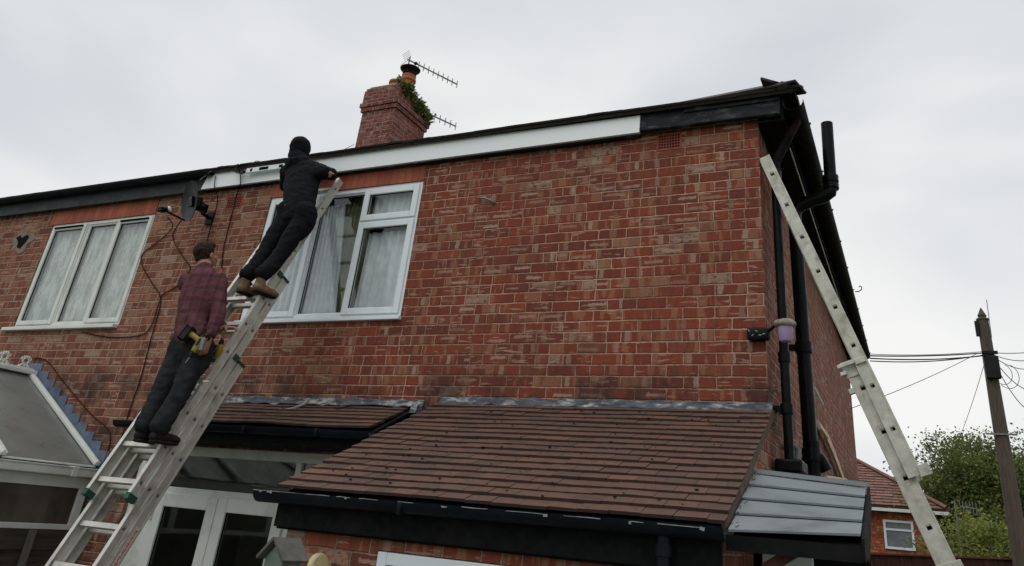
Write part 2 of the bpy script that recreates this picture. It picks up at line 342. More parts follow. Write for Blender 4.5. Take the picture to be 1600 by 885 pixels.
M['leaf_bright'] = leaf_material('yellow_green_leaves', (.11, .15, .03), (.20, .23, .055), (.34, .27, .07))
M['moss'] = leaf_material('moss_and_weeds', (.06, .085, .02), (.13, .16, .04), (.28, .24, .08))
M['bark'] = mottled('bark', (.06, .045, .035), .4, 12, .95, bump=.6)

# ------------------------------------------------------------------ mesh helpers
class MB:
    def __init__(s): s.bm = bmesh.new()
    def face(s, pts):
        vs = [s.bm.verts.new(Vector(p)) for p in pts]; return s.bm.faces.new(vs)
    def box(s, a, b, rot=None, c=None, bev=0):
        a = Vector(a); b = Vector(b); ctr = (a + b) / 2; h = (b - a) / 2
        return s.obox(ctr, h, rot, bev)
    def obox(s, ctr, h, rot=None, bev=0):
        r = bmesh.ops.create_cube(s.bm, size=1); vs = r['verts']
        for v in vs:
            q = Vector((v.co.x * 2 * abs(h[0]), v.co.y * 2 * abs(h[1]), v.co.z * 2 * abs(h[2])))
            if rot: q = rot @ q
            v.co = q + Vector(ctr)
        if bev:
            es = list({e for v in vs for e in v.link_edges})
            bmesh.ops.bevel(s.bm, geom=es, offset=bev, segments=2, profile=.5, affect='EDGES', clamp_overlap=True)
        return s
    def bar(s, p0, p1, w_, t, up=(0, 0, 1), bev=0):
        p0 = Vector(p0); p1 = Vector(p1); d = (p1 - p0); Ln = d.length; z = d.normalized()
        x = Vector(up).cross(z)
        if x.length < 1e-5: x = Vector((1, 0, 0)).cross(z)
        x.normalize(); y = z.cross(x)
        return s.obox((p0 + p1) / 2, (w_ / 2, t / 2, Ln / 2), Matrix((x, y, z)).transposed(), bev)
    def tube(s, pts, r, seg=10, cap=True):
        pts = [Vector(p) for p in pts]; n = len(pts)
        rs = r if isinstance(r, (list, tuple)) else [r] * n
        rings = []; prevx = None
        for i, p in enumerate(pts):
            t = (pts[min(i + 1, n - 1)] - pts[max(i - 1, 0)]).normalized()
            if prevx is None:
                x = Vector((0, 0, 1)).cross(t)
                if x.length < .05: x = Vector((1, 0, 0)).cross(t)
            else: x = prevx - t * prevx.dot(t)
            x.normalize(); prevx = x; y = t.cross(x)
            rings.append([s.bm.verts.new(p + (x * cos(2 * pi * k / seg) + y * sin(2 * pi * k / seg)) * rs[i]) for k in range(seg)])
        for a, b in zip(rings, rings[1:]):
            for k in range(seg): s.bm.faces.new((a[k], a[(k + 1) % seg], b[(k + 1) % seg], b[k]))
        if cap:
            s.bm.faces.new(rings[0][::-1]); s.bm.faces.new(rings[-1])
        return s
    def lathe(s, ctr, prof, seg=20, rot=None, closed=False):
        ctr = Vector(ctr); rings = []
        for r, z in prof:
            ring = []
            for k in range(seg):
                q = Vector((r * cos(2 * pi * k / seg), r * sin(2 * pi * k / seg), z))
                if rot: q = rot @ q
                ring.append(s.bm.verts.new(ctr + q))
            rings.append(ring)
        for a, b in zip(rings, rings[1:]):
            for k in range(seg): s.bm.faces.new((a[k], a[(k + 1) % seg], b[(k + 1) % seg], b[k]))
        if closed:
            s.bm.faces.new(rings[0][::-1]); s.bm.faces.new(rings[-1])
        return s
    def prism(s, poly, ax, a, b):
        """polygon in the plane normal to axis ax, extruded from a to b"""
        def mk(p, t):
            q = list(p); q.insert(ax, t); return Vector(q)
        A = [s.bm.verts.new(mk(p, a)) for p in poly]; B = [s.bm.verts.new(mk(p, b)) for p in poly]
        s.bm.faces.new(A); s.bm.faces.new(B[::-1]); n = len(poly)
        for i in range(n): s.bm.faces.new((A[i], B[i], B[(i + 1) % n], A[(i + 1) % n]))
        return s
    def slab(s, corners, t):
        """four corners, thickened along the normal by t (downwards)"""
        c = [Vector(p) for p in corners]; n = (c[1] - c[0]).cross(c[3] - c[0]).normalized() * t
        A = [s.bm.verts.new(p) for p in c]; B = [s.bm.verts.new(p - n) for p in c]
        s.bm.faces.new(A); s.bm.faces.new(B[::-1])
        for i in range(4): s.bm.faces.new((A[i], B[i], B[(i + 1) % 4], A[(i + 1) % 4]))
        return s
    def jitter(s, amp, sc_=6, axis=None):
        for v in s.bm.verts:
            nvec = noise.noise_vector(v.co * sc_) * amp
            if axis: nvec = Vector(tuple(a * b for a, b in zip(nvec, axis)))
            v.co += nvec
        return s
    def build(s, name, mat, parent=None, smooth=False):
        bmesh.ops.recalc_face_normals(s.bm, faces=s.bm.faces)
        me = bpy.data.meshes.new(name); s.bm.to_mesh(me); s.bm.free(); me.materials.append(M[mat] if isinstance(mat, str) else mat)
        if smooth:
            for p in me.polygons: p.use_smooth = True
        o = bpy.data.objects.new(name, me); col.objects.link(o)
        if parent:
            o.parent = parent
            o.matrix_parent_inverse = parent.matrix_world.inverted() if parent.type != 'EMPTY' else Matrix.Translation(-parent.location)
        return o

def tag(o, label, cat, group=None, kind=None):
    o['label'] = label; o['category'] = cat
    if group: o['group'] = group
    if kind: o['kind'] = kind
    return o
def thing(name, label, cat, loc=(0, 0, 0), group=None):
    o = bpy.data.objects.new(name, None); col.objects.link(o); o.location = loc; o.empty_display_size = .1
    return tag(o, label, cat, group)
def struct(o): o['kind'] = 'structure'; return o
def autosmooth(o, ang=35):
    for p in o.data.polygons: p.use_smooth = True
    try: o.data.set_sharp_from_angle(angle=radians(ang))
    except Exception: pass
    return o

# ------------------------------------------------------------------ setting
g = MB(); g.face([(-400, -400, 0), (400, -400, 0), (400, 400, 0), (-400, 400, 0)]); struct(g.build('ground', 'grass'))
g = MB(); g.face([(-6.3, -4.5, .004), (3.5, -4.5, .004), (3.5, 0, .004), (-6.3, 0, .004)]); struct(g.build('patio', 'ground'))

# ------------------------------------------------------------------ the semi-detached house
XL = -14.0; YB = 8.98; ZE = 5.0
house = thing('semi_detached_house', 'two-storey red brick house with dark tiled roof and tall chimney', 'house', (0, 0, 0))
def wall_with_openings(x0, x1, z0, z1, y0, y1, ops, mat, name, parent):
    xs = sorted({x0, x1} | {v for o in ops for v in o[:2]}); zs = sorted({z0, z1} | {v for o in ops for v in o[2:]})
    mb = MB()
    for i in range(len(xs) - 1):
        for j in range(len(zs) - 1):
            cx, cz = (xs[i] + xs[i + 1]) / 2, (zs[j] + zs[j + 1]) / 2
            if any(o[0] < cx < o[1] and o[2] < cz < o[3] for o in ops): continue
            mb.box((xs[i], y0, zs[j]), (xs[i + 1], y1, zs[j + 1]))
    bmesh.ops.remove_doubles(mb.bm, verts=mb.bm.verts, dist=1e-4)
    # drop internal faces
    seen = {}
    for f_ in mb.bm.faces: seen.setdefault(tuple(sorted(v.index for v in f_.verts)) if False else frozenset(v for v in f_.verts), []).append(f_)
    bmesh.ops.delete(mb.bm, geom=[f_ for v in seen.values() if len(v) > 1 for f_ in v], context='FACES_ONLY')
    return mb.build(name, mat, parent)
W1 = (-8.745, -6.90, 3.345, 4.655); W2 = (-5.145, -3.20, 3.335, 4.682); DR = (-5.99, -3.05, 0.0, 2.15)
LH = .175
ops = [W1, W2, DR, (W1[0], W1[1], W1[3], W1[3] + .19), (-5.15, -3.2, W2[3], W2[3] + LH)]
wall_with_openings(XL, 0, 0, ZE, 0, .25, ops, 'brick', 'rear_wall', house)
g = MB(); g.box((-.25, .25, 0), (0, 1.95, ZE)); g.box((-.25, 2.95, 0), (0, YB, ZE)); g.box((-.25, 1.95, 0), (0, 2.95, 1.9)); g.box((-.25, 1.95, 3.25), (0, 2.95, ZE))
g.build('side_wall', 'brick', house)
g = MB(); g.box((XL, YB - .25, 0), (-.25, YB, ZE)); g.box((XL, .25, 0), (XL + .25, YB - .25, ZE)); g.build('front_wall', 'brick', house)
g = MB(); g.box((-13.7, .26, 2.35), (-.26, 8.7, 2.5)); g.box((-13.7, .26, 4.82), (-.26, 8.7, 4.9)); g.box((-13.7, 1.6, 0), (-.26, 1.68, 4.8)); g.box((-6.1, .26, 0), (-6.0, 8.7, 4.8)); g.box((-2.4, .26, 0), (-2.32, 8.7, 4.8))
g.build('inner_wall', 'room', house)
g = MB(); g.box((W1[0] - .06, -.004, W1[3]), (W1[1] - .01, .1, W1[3] + .19)); g.build('lintel', 'lintel', house)
g = MB(); g.box((-5.15, -.004, W2[3]), (-3.2, .1, W2[3] + LH)); g.build('lintel', 'lintel', house)

def frame(mb, x0, x1, z0, z1, w_, y0, y1, bev=.006):
    mb.box((x0, y0, z0), (x0 + w_, y1, z1), bev=bev); mb.box((x1 - w_, y0, z0), (x1, y1, z1), bev=bev)
    mb.box((x0 + w_, y0 + .0005, z0), (x1 - w_, y1, z0 + w_), bev=bev); mb.box((x0 + w_, y0 + .0005, z1 - w_), (x1 - w_, y1, z1), bev=bev)
def sash(parent, x0, x1, z0, z1, y0, w_=.05, mat='upvc', glass='glass', vent=False):
    mb = MB(); frame(mb, x0, x1, z0, z1, w_, y0, y0 + .05, .008)
    o = mb.build('sash', mat, parent)
    mb = MB(); a = .006
    frame(mb, x0 + w_ - a, x1 - w_ + a, z0 + w_ - a, z1 - w_ + a, .010, y0 + .018, y0 + .03, 0); mb.build('seal', 'hole', o)
    mb = MB(); mb.box((x0 + w_, y0 + .026, z0 + w_), (x1 - w_, y0 + .032, z1 - w_)); mb.build('pane', glass, o)
    if vent:
        mb = MB(); mb.box((x0 + w_ * .9, y0 - .014, z1 - .035), (x1 - w_ * .9, y0 + .0, z1 - .012), bev=.004); mb.build('trickle_vent', 'hole', o)
    return o
# window of the neighbouring half
wn = MB(); x0, x1, z0, z1 = W1; Y1 = .012
frame(wn, x0, x1, z0, z1, .045, Y1, Y1 + .06); wn.box((-8.115, Y1, z0 + .045), (-8.06, Y1 + .06, z1 - .045), bev=.006); wn.box((-7.535, Y1, z0 + .045), (-7.485, Y1 + .06, z1 - .045), bev=.006)
win = wn.build('window', 'upvc_old', house); win['label'] = 'three-light window with lace net curtains behind dull white frames'
sash(win, x0 + .03, -8.08, z0 + .03, z1 - .03, Y1 - .015, .055, 'upvc_old', vent=True)
sash(win, -8.07, -7.53, z0 + .02, z1 - .02, Y1 + .012, .045, 'upvc_old')
sash(win, -7.51, x1 - .03, z0 + .03, z1 - .03, Y1 - .015, .055, 'upvc_old', vent=True)
mb = MB(); mb.box((x0 - .11, -.06, z0 - .042), (x1 - .01, .05, z0 - .002), bev=.006); mb.build('sill', 'upvc_old', win)
# window beside the ladder
wn = MB(); x0, x1, z0, z1 = W2
frame(wn, x0, x1, z0, z1, .05, Y1, Y1 + .06); wn.box((-4.50, Y1, z0 + .05), (-4.445, Y1 + .06, z1 - .05), bev=.006); wn.box((-3.90, Y1, z0 + .05), (-3.845, Y1 + .06, z1 - .05), bev=.006)
wn.box((-3.845, Y1, 4.275), (-3.25, Y1 + .06, 4.325), bev=.006)
win = wn.build('window', 'upvc', house); win['label'] = 'white window with grey and olive curtains beside the upper ladder'
sash(win, x0 + .03, -4.46, z0 + .03, z1 - .03, Y1 - .018, .06)
sash(win, -4.485, -3.86, z0 + .02, z1 - .02, Y1 + .012, .045)
sash(win, -3.885, x1 - .035, z0 + .03, 4.292, Y1 - .018, .065)
sash(win, -3.885, x1 - .035, 4.308, z1 - .03, Y1 - .018, .065)
mb = MB(); mb.box((x0 - .02, -.045, z0 - .035), (x1 + .012, .06, z0 - .001), bev=.006); mb.build('sill', 'upvc', win)

def curtain(name, x0, x1, z0, z1, y, mat, folds, amp, label, flare=0, parent=None):
    mb = MB(); n = int((x1 - x0) / .012) + 2; nz_ = 14; V = []
    for j in range(nz_):
        t = j / (nz_ - 1); z = z0 + (z1 - z0) * t; rowv = []
        for i in range(n):
            s_ = i / (n - 1); x = x0 + (x1 - x0) * (s_ * (1 - flare * t))
            rowv.append(mb.bm.verts.new((x, y + amp * sin(s_ * folds * 2 * pi + .6 * sin(3 * t + 5 * s_)) + amp * .6 * noise.noise(Vector((s_ * 9, t * 1.5, folds))), z)))
        V.append(rowv)
    for j in range(nz_ - 1):
        for i in range(n - 1): mb.bm.faces.new((V[j][i], V[j][i + 1], V[j + 1][i + 1], V[j + 1][i]))
    o = mb.build(name, mat, None, True)
    md = o.modifiers.new('s', 'SOLIDIFY'); md.thickness = .003
    return tag(o, label, 'curtain')
curtain('net_curtain', -8.72, -6.93, 3.36, 4.64, .095, 'net', 34, .012, 'white lace net curtain filling the left-hand upstairs window')
curtain('grey_curtain', -5.12, -4.50, 3.36, 4.66, .11, 'curtain_grey', 8, .018, 'pale grey curtain in the left light, behind the man in black')
curtain('grey_curtain', -4.47, -4.02, 3.36, 4.56, .115, 'curtain_grey', 7, .020, 'pale grey curtain hanging in the centre light, narrowing to its top', flare=.42)
curtain('olive_curtain', -4.30, -3.88, 3.36, 4.66, .18, 'curtain_green', 8, .024, 'dark olive curtain gathered beside the pale one in the centre light')
curtain('grey_curtain', -3.83, -3.24, 3.36, 4.22, .11, 'curtain_grey', 6, .016, 'pale grey curtain behind the lower right pane')
curtain('grey_curtain', -3.84, -3.24, 4.34, 4.66, .11, 'curtain_grey', 8, .014, 'pale grey curtain behind the small top right pane')

# patio doors below
g = MB(); x0, x1, z0, z1 = DR; Yd = .04
frame(g, x0, x1, z0, z1, .085, Yd, Yd + .07); g.box((x0 + .085, Yd, 1.725), (x1 - .085, Yd + .07, 1.79), bev=.006)
g.box((-5.66, Yd, 0), (-5.60, Yd + .07, 1.725), bev=.006); g.box((-4.06, Yd, 0), (-4.0, Yd + .07, 1.725), bev=.006)
g.box((-4.06, Yd, 1.79), (-4.0, Yd + .07, 2.065), bev=.006)
pd = g.build('patio_door_frame', 'upvc_old', house)
g = MB(); g.box((x0 + .08, Yd + .03, 1.78), (x1 - .08, Yd + .036, 2.07)); g.build('fanlight_pane', 'glass_dark', pd)
g = MB(); g.box((-4.0, Yd + .03, .1), (x1 - .08, Yd + .036, 1.73)); g.build('side_pane', 'glass_dark', pd)
g = MB(); g.box((x0 + .084, Yd + .01, .1), (-5.659, Yd + .04, 1.726)); g.build('side_panel', 'upvc_old', pd)
for a, b_ in ((-5.605, -4.838), (-4.832, -4.055)):
    o = sash(house, a, b_, .03, 1.735, Yd - .03, .115, 'upvc_old', glass='glass_dark'); o.name = 'patio_door'
for z in (1.50, .60): g = MB(); g.box((-5.645, Yd - .05, z), (-5.585, Yd + .0, z + .10), bev=.01); g.build('hinge', 'upvc', pd)

# ---- roof, fascias, side eaves
g = MB()
EY, EX, EZ = -.13, .30, 5.055; RY = 4.45; tanp = .575
RZ = EZ + (RY - EY) * tanp; RX = EX - (RY - EY)
BYE = 9.1
def rs(c): g.slab(c, .03)
rs([(XL, EY, EZ), (EX, EY, EZ), (RX, RY, RZ), (XL, RY, RZ)])
rs([(EX, BYE, EZ), (XL, BYE, EZ), (XL, RY, RZ), (RX, RY, RZ)])
g.face([(EX, EY, EZ), (EX, BYE, EZ), (RX, RY, RZ)])
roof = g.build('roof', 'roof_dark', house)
# tile courses seen edge-on at the rear eaves and along the side eaves
g = MB(); x = XL
while x < EX - .1:
    dz = rng.uniform(-.004, .004); l = .165
    lift = .012 * noise.noise(Vector((x * .9, 0, 0)))
    for c_ in range(3):
        yy = EY - .015 + c_ * .10
        g.obox((x + l / 2, yy + .08, EZ + (yy + .08 - EY) * tanp + .012 + dz + lift), (l / 2 - .002, .09, .009), Matrix.Rotation(radians(27) + rng.uniform(-.02, .02), 3, 'X'))
    x += l
y = EY
while y < BYE:
    l = .165; dz = rng.uniform(-.006, .006)
    for c_ in range(2):
        xx = EX + .015 - c_ * .10
        g.obox((xx - .08, y + l / 2, EZ + (EX - xx + .08) * tanp + .012 + dz), (.09, l / 2 - .002, .009), Matrix.Rotation(radians(27) + rng.uniform(-.03, .03), 3, 'Y'))
    y += l
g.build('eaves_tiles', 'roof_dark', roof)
# a slipped tile standing up from the courses
g = MB(); g.obox((-2.905, -0.020, 5.120), (.07, .05, .008), Matrix.Rotation(.35, 3, 'X')); g.build('loose_tile', 'roof_dark', roof)
# hip tiles
g = MB(); a = Vector((EX + .02, EY - .02, EZ + .035)); b_ = Vector((RX, RY, RZ + .05)); n = 16
for i in range(n):
    p0 = a.lerp(b_, i / n); p1 = a.lerp(b_, (i + 1.04) / n)
    d = (p1 - p0).normalized(); sd_ = Vector((1, 1, 0)).normalized(); up_ = d.cross(sd_); up_ = up_ if up_.z > 0 else -up_
    for sgn in (-1, 1):
        q0 = p0 + up_ * .03; q1 = p1 + up_ * .03; o_ = sd_ * sgn * .13 - up_ * .075
        g.slab([q0, q1, q1 + o_, q0 + o_], -.016 * sgn)
g.build('hip_tiles', 'roof_dark', roof)
g = MB(); g.obox((EX - .05, EY + .02, EZ + .03), (.075, .035, .028), Matrix.Rotation(radians(45), 3, 'Z'), .012); g.jitter(.012, 20); g.build('mortar_bedding', 'cement_dark', roof)
g = MB(); g.box((XL, RY - .09, RZ - .02), (RX, RY + .09, RZ + .06), bev=.03); g.build('ridge_tiles', 'roof_dark', roof)
g = MB(); g.box((XL, -.075, 4.84), (-6.146, -.05, 5.03), bev=.003)
o = g.build('fascia_board', 'fascia_grey', house); o['label'] = 'dark grey fascia along the neighbouring half'
g = MB(); g.prism([(-6.10, 5.055), (-6.162, 4.852), (-.986, 4.862), (-.984, 5.028), (-3.5, 5.045)], 1, -.085, -.055)
o = g.build('fascia_board', 'fascia_white', house); o['label'] = 'new white plastic fascia board'
g = MB(); g.box((-6.15, -.055, 4.845), (-.99, .012, 4.853)); g.build('fascia_lip', 'fascia_black', house)
g = MB(); g.box((-.982, -.075, 4.868), (.19, -.045, 5.045), bev=.004); g.box((-.982, -.088, 4.872), (.185, -.075, 4.905), bev=.004)
g.box((-.6, -.088, 4.995), (.188, -.075, 5.05), bev=.004); g.jitter(.004, 7)
o = g.build('fascia_board', 'fascia_black', house); o['label'] = 'old peeling black fascia board with grey paint streaks'
# neighbour's gutter
g = MB()
def half_gutter(mb, p0, p1, r, side):
    p0 = Vector(p0); p1 = Vector(p1); d = (p1 - p0).normalized(); sx_ = Vector(side).normalized(); seg = 10; t = .004
    prof = [sx_ * (r * cos(pi * k / seg)) - Vector((0, 0, 1)) * (r * sin(pi * k / seg)) for k in range(seg + 1)]
    prof += [sx_ * ((r - t) * cos(pi * k / seg)) - Vector((0, 0, 1)) * ((r - t) * sin(pi * k / seg)) for k in range(seg, -1, -1)]
    A = [mb.bm.verts.new(p0 + q) for q in prof]; B = [mb.bm.verts.new(p1 + q) for q in prof]; n_ = len(prof)
    for i in range(n_): mb.bm.faces.new((A[i], A[(i + 1) % n_], B[(i + 1) % n_], B[i]))
    mb.bm.faces.new(A); mb.bm.faces.new(B[::-1])
half_gutter(g, (XL, -.14, 5.045), (-6.02, -.14, 5.045), .058, (0, 1, 0))
gu = g.build('gutter', 'black_gutter', house); autosmooth(gu)
gu['label'] = 'black gutter of the neighbouring half'
# side eaves
g = MB(); g.box((.002, -.045, 4.83), (.19, BYE - .03, 4.842)); g.build('soffit', 'dark_timber', house)
g = MB(); g.box((.191, -.05, 4.83), (.21, BYE - .03, 5.04)); g.build('side_fascia', 'dark_timber', house)
g = MB(); g.tube([(.186, .45, 4.824), (.186, 5.2, 4.824)], .006, 6); g.build('soffit_trim', 'upvc_old', house)
g = MB(); half_gutter(g, (.292, -.10, 4.955), (.292, 9.05, 4.955), .078, (1, 0, 0)); g.jitter(.006, 8)
for i in range(10): g.box((.205, .3 + i * .95, 4.94), (.21, .33 + i * .95, 4.97)); g.tube([(.372, .3 + i * .95, 4.955), (.38, .3 + i * .95, 4.95)], .012, 6)
gs = g.build('gutter', 'rust_metal', house); autosmooth(gs); gs['label'] = 'rusty black gutter along the side eaves'
g = MB(); p = Vector((0.392, 5.060, 4.930)); g.tube([p, p + Vector((.05, 0, .0)), p + Vector((.085, 0, .03)), p + Vector((.09, 0, .06)), p + Vector((.07, 0, .075)), p + Vector((.055, 0, .06))], .007, 6)
g.build('gutter_hook', 'rust_metal', gs)

# chimney
CX0, CX1, CY0, CY1 = -7.70, -6.97, 3.9, 4.86
g = MB(); g.box((CX0, CY0, 6.9), (CX1, CY1, 8.30)); 
g.box((CX0 - .03, CY0 - .03, 8.30), (CX1 + .03, CY1 + .03, 8.385)); g.box((CX0 - .055, CY0 - .055, 8.387), (CX1 + .055, CY1 + .055, 8.47))
g.box((CX0 - .028, CY0 - .028, 8.472), (CX1 + .028, CY1 + .028, 8.74)); g.box((CX0 - .01, CY0 - .01, 8.742), (CX1 + .01, CY1 + .01, 8.80))
ch = g.build('chimney', 'chimney_brick', house)
g = MB(); g.box((CX0 + .02, CY0 + .02, 8.801), (CX1 - .02, CY1 - .02, 8.86), bev=.02); g.jitter(.01, 9); g.build('flaunching', 'cement', ch)
g = MB(); g.lathe((-7.22, 4.10, 8.83), [(.12, 0), (.12, .10), (.145, .12), (.145, .16), (.12, .17), (.10, .17), (.10, .05)], 20)
o = autosmooth(g.build('chimney_pot', 'terracotta', ch)); o['label'] = 'short clay pot at the front of the stack'
PX_, PY_ = -7.31, 4.52
g = MB(); g.lathe((PX_, PY_, 8.80), [(.13, 0), (.125, .46), (.15, .48), (.15, .52), (.13, .54), (.14, .60), (.115, .62), (.11, .4)], 22)
o = autosmooth(g.build('chimney_pot', 'terracotta', ch)); o['label'] = 'tall orange clay pot with dark cowl'
g = MB(); g.lathe((PX_, PY_, 9.41), [(.12, 0), (.135, .02), (.135, .08), (.19, .13), (.20, .15), (.18, .165), (.05, .20), (.001, .21)], 22); autosmooth(g.build('cowl', 'rust_metal', o))

# airbricks
def airbrick(x0, x1, z0, z1, lab):
    mb = MB(); mb.box((x0, -.004, z0), (x1, .02, z1)); o = mb.build('airbrick', 'airbrick', house); o['label'] = lab
    mb = MB(); nx, nz2 = 8, 5; w_ = (x1 - x0 - .03) / nx; h_ = (z1 - z0 - .03) / nz2
    for i in range(nx):
        for j in range(nz2):
            mb.box((x0 + .015 + i * w_ + w_ * .2, -.0065, z0 + .015 + j * h_ + h_ * .2), (x0 + .015 + (i + 1) * w_ - w_ * .2, -.0045, z0 + .015 + (j + 1) * h_ - h_ * .2))
    mb.build('vent_holes', 'hole', o)
airbrick(-.853, -.633, 4.70, 4.862, 'terracotta airbrick under the black fascia')
airbrick(-5.79, -5.56, 4.60, 4.76, 'terracotta airbrick beside the dish')
# side window (mostly behind the big pipe)
g = MB(); g.box((-.12, 1.955, 1.905), (-.06, 2.01, 3.245)); g.box((-.12, 2.89, 1.905), (-.06, 2.945, 3.245)); g.box((-.12, 2.01, 1.905), (-.06, 2.89, 1.96)); g.box((-.12, 2.01, 3.19), (-.06, 2.89, 3.245))
sw = g.build('window', 'upvc', house); sw['label'] = 'small window in the side wall, behind the soil pipe'
g = MB(); g.box((-.095, 2.01, 1.96), (-.089, 2.89, 3.19)); g.build('pane', 'glass_dark', sw)

# lead stub of broken bracket and hole in the neighbouring wall
g = MB(); p = [(-2.553, -0.030, 4.423), (-2.467, -0.035, 4.407), (-2.407, -0.030, 4.384), (-2.372, 0.000, 4.355)]
g.tube(p, .011, 8); tag(g.build('broken_bracket', 'steel', None, True), 'short rusty bent bracket sticking out of the bare brick wall', 'bracket')
hx, hy, hz = (-9.241, 0.000, 4.468)
g = MB(); pts = [(hx + (.20 + .05 * sin(3 * a) + .03 * sin(7 * a + 1)) * cos(a), hz + (.15 + .03 * sin(4 * a)) * sin(a)) for a in [2 * pi * k / 26 for k in range(26)]]
g.prism(pts, 1, -.006, .01); patch = g.build('mortar_patch', 'patch', house)
g = MB(); pts = [(hx - .15, hz + .06), (hx - .08, hz + .09), (hx - .03, hz + .05), (hx + .06, hz + .09), (hx + .12, hz + .05), (hx + .08, hz - .02), (hx + .02, hz - .10), (hx - .06, hz - .07), (hx - .07, hz)]
g.prism(pts, 1, -.010, -.0062); g.build('hole', 'hole', patch)

# ------------------------------------------------------------------ tiled roofs near the camera
def tiles(mb, x0, x1, y_top, z_top, y_bot, z_bot, gauge=.1, w_=.167, th=.017, x0b=None):
    x0b = x0 if x0b is None else x0b
    run = Vector((0, y_bot - y_top, z_bot - z_top)); Ls = run.length; n = max(1, round(Ls / gauge)); gauge = Ls / n
    ang = math.atan2(z_top - z_bot, y_top - y_bot)
    for i in range(n):
        t = (i + .5) / n; yy = y_top + (y_bot - y_top) * (i + 1) / n; zz = z_top + (z_bot - z_top) * (i + 1) / n
        xs = x0 + (x0b - x0) * t; x = xs + (0 if i % 2 else -w_ / 2) + rng.uniform(-.006, .006)
        while x < x1 - .01:
            a = max(x, xs); b_ = min(x + w_, x1)
            if b_ - a > .02:
                wav = .010 * noise.noise(Vector((x * 1.6, i * .55, 3.1))); rot = Matrix.Rotation(ang - radians(7.5) + rng.uniform(-.010, .010), 3, 'X') @ Matrix.Rotation(rng.uniform(-.012, .012), 3, 'Y') @ Matrix.Rotation(rng.uniform(-.008, .008), 3, 'Z')
                ln = gauge * 1.25
                c = Vector(((a + b_) / 2, yy, zz + th * .8 + .007 + wav)) + rot @ Vector((0, ln / 2 + rng.uniform(-.004, .004), 0))
                mb.obox(c, ((b_ - a) / 2 - .0012, ln / 2, th / 2), rot)
            x += w_
out = thing('brick_outhouse', 'single-storey brick lean-to with brown plain-tiled roof on the right', 'outbuilding', (-1.3, -.75, 0))
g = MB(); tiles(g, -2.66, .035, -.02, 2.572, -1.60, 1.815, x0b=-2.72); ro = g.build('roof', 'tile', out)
g = MB(); g.slab([(-2.66, -1.58, 1.800), (.02, -1.58, 1.815), (.02, -.003, 2.565), (-2.64, -.003, 2.565)], .02); g.build('roof_deck', 'dark_timber', out)
g = MB(); 
for i in range(90):
    x = rng.uniform(-2.5, -.1); t = rng.random() ** .7; y = -.1 - 1.45 * t; z = 2.572 + (1.815 - 2.572) * ((-.02 - y) / 1.58) + .032
    r = rng.uniform(.003, .010); bmesh.ops.create_icosphere(g.bm, subdivisions=1, radius=r, matrix=Matrix.Translation((x, y, z)) @ Matrix.Diagonal((1.4, 1, .5, 1)))
g.jitter(.004, 60); g.build('moss_crumbs', 'moss_dark', ro)['kind'] = 'stuff'
g = MB(); g.slab([(.018, -1.60, 1.825), (.036, -1.60, 1.825), (.036, -.01, 2.590), (.018, -.01, 2.590)], .045); g.jitter(.006, 12); g.build('verge_mortar', 'verge', ro)
wall_with_openings(-2.65, -.002, 0, 1.80, -1.50, -1.30, [(-1.96, -.93, .75, 1.545)], 'brick_dark', 'front_wall', out)
for xa in (-.22, -2.65): g = MB(); g.prism([(-1.30, 0), (-.001, 0), (-.001, 2.54), (-1.30, 1.92)], 0, xa, xa + .218); g.build('end_wall', 'brick_dark', out)
g = MB(); g.box((-2.70, -1.575, 1.612), (.01, -1.545, 1.80), bev=.003); g.box((-2.70, -1.545, 1.60), (.0, -1.501, 1.62)); g.build('fascia_board', 'dark_timber', out)
g = MB(); half_gutter(g, (-2.80, -1.64, 1.798), (.045, -1.64, 1.812), .062, (0, 1, 0))
for x in (-1.75,): g.box((x, -1.704, 1.735), (x + .03, -1.575, 1.80), bev=.01)
lg = g.build('gutter', 'black_gutter', out); autosmooth(lg)
g = MB(); x = -2.8
while x < 0:
    l = rng.uniform(.02, .12); 
    if rng.random() < .6: g.box((x, -1.7035, 1.799), (x + l, -1.700, 1.8 + rng.uniform(.001, .003)))
    x += l
for i in range(9):
    x = (-2.74, -2.68, -2.66, -2.1, -1.45, -1.44, -.85, -.4, -.05)[i]; g.obox((x, -1.702, 1.795), (rng.uniform(.005, .012), .002, rng.uniform(.003, .007)), Matrix.Rotation(rng.uniform(-.4, .4), 3, 'Y'))
g.jitter(.003, 40); g.build('paint_flakes', 'cement_light', lg)['kind'] = 'stuff'
g = MB(); g.tube([(-.255, -1.62, 1.75), (-.255, -1.62, 0.0)], .034, 14); g.lathe((-.255, -1.62, 1.665), [(.035, 0), (.043, .0), (.043, .05), (.035, .05)], 16); autosmooth(g.build('downpipe', 'black_gutter', out))
# window of the lean-to
g = MB(); frame(g, -1.955, -.935, .755, 1.540, .065, -1.515, -1.45); ow = g.build('window', 'upvc', out)
g = MB(); g.box((-1.89, -1.49, .82), (-.99, -1.484, 1.475)); g.build('pane', 'glass_dark', ow)
def flashing(name, x0, x1, z0, z1, parent, y=-.006, seedv=1):
    mb = MB(); n = int((x1 - x0) / .012); rows = 6; V = []
    for j in range(rows):
        rv = []
        for i in range(n + 1):
            x = x0 + (x1 - x0) * i / n; t = j / (rows - 1)
            lo = z0 + .018 * noise.noise(Vector((x * 9, seedv, 0))); hi = z1 + .014 * noise.noise(Vector((x * 7, seedv, 5)))
            yy = y - .008 - .035 * (1 - t) ** 1.5 + .008 * noise.noise(Vector((x * 20, t * 4, seedv)))
            rv.append(mb.bm.verts.new((x, yy, lo + (hi - lo) * t)))
        V.append(rv)
    for j in range(rows - 1):
        for i in range(n): mb.bm.faces.new((V[j][i], V[j][i + 1], V[j + 1][i + 1], V[j + 1][i]))
    o = mb.build(name, 'lead', parent, True); md = o.modifiers.new('s', 'SOLIDIFY'); md.thickness = .006; return o
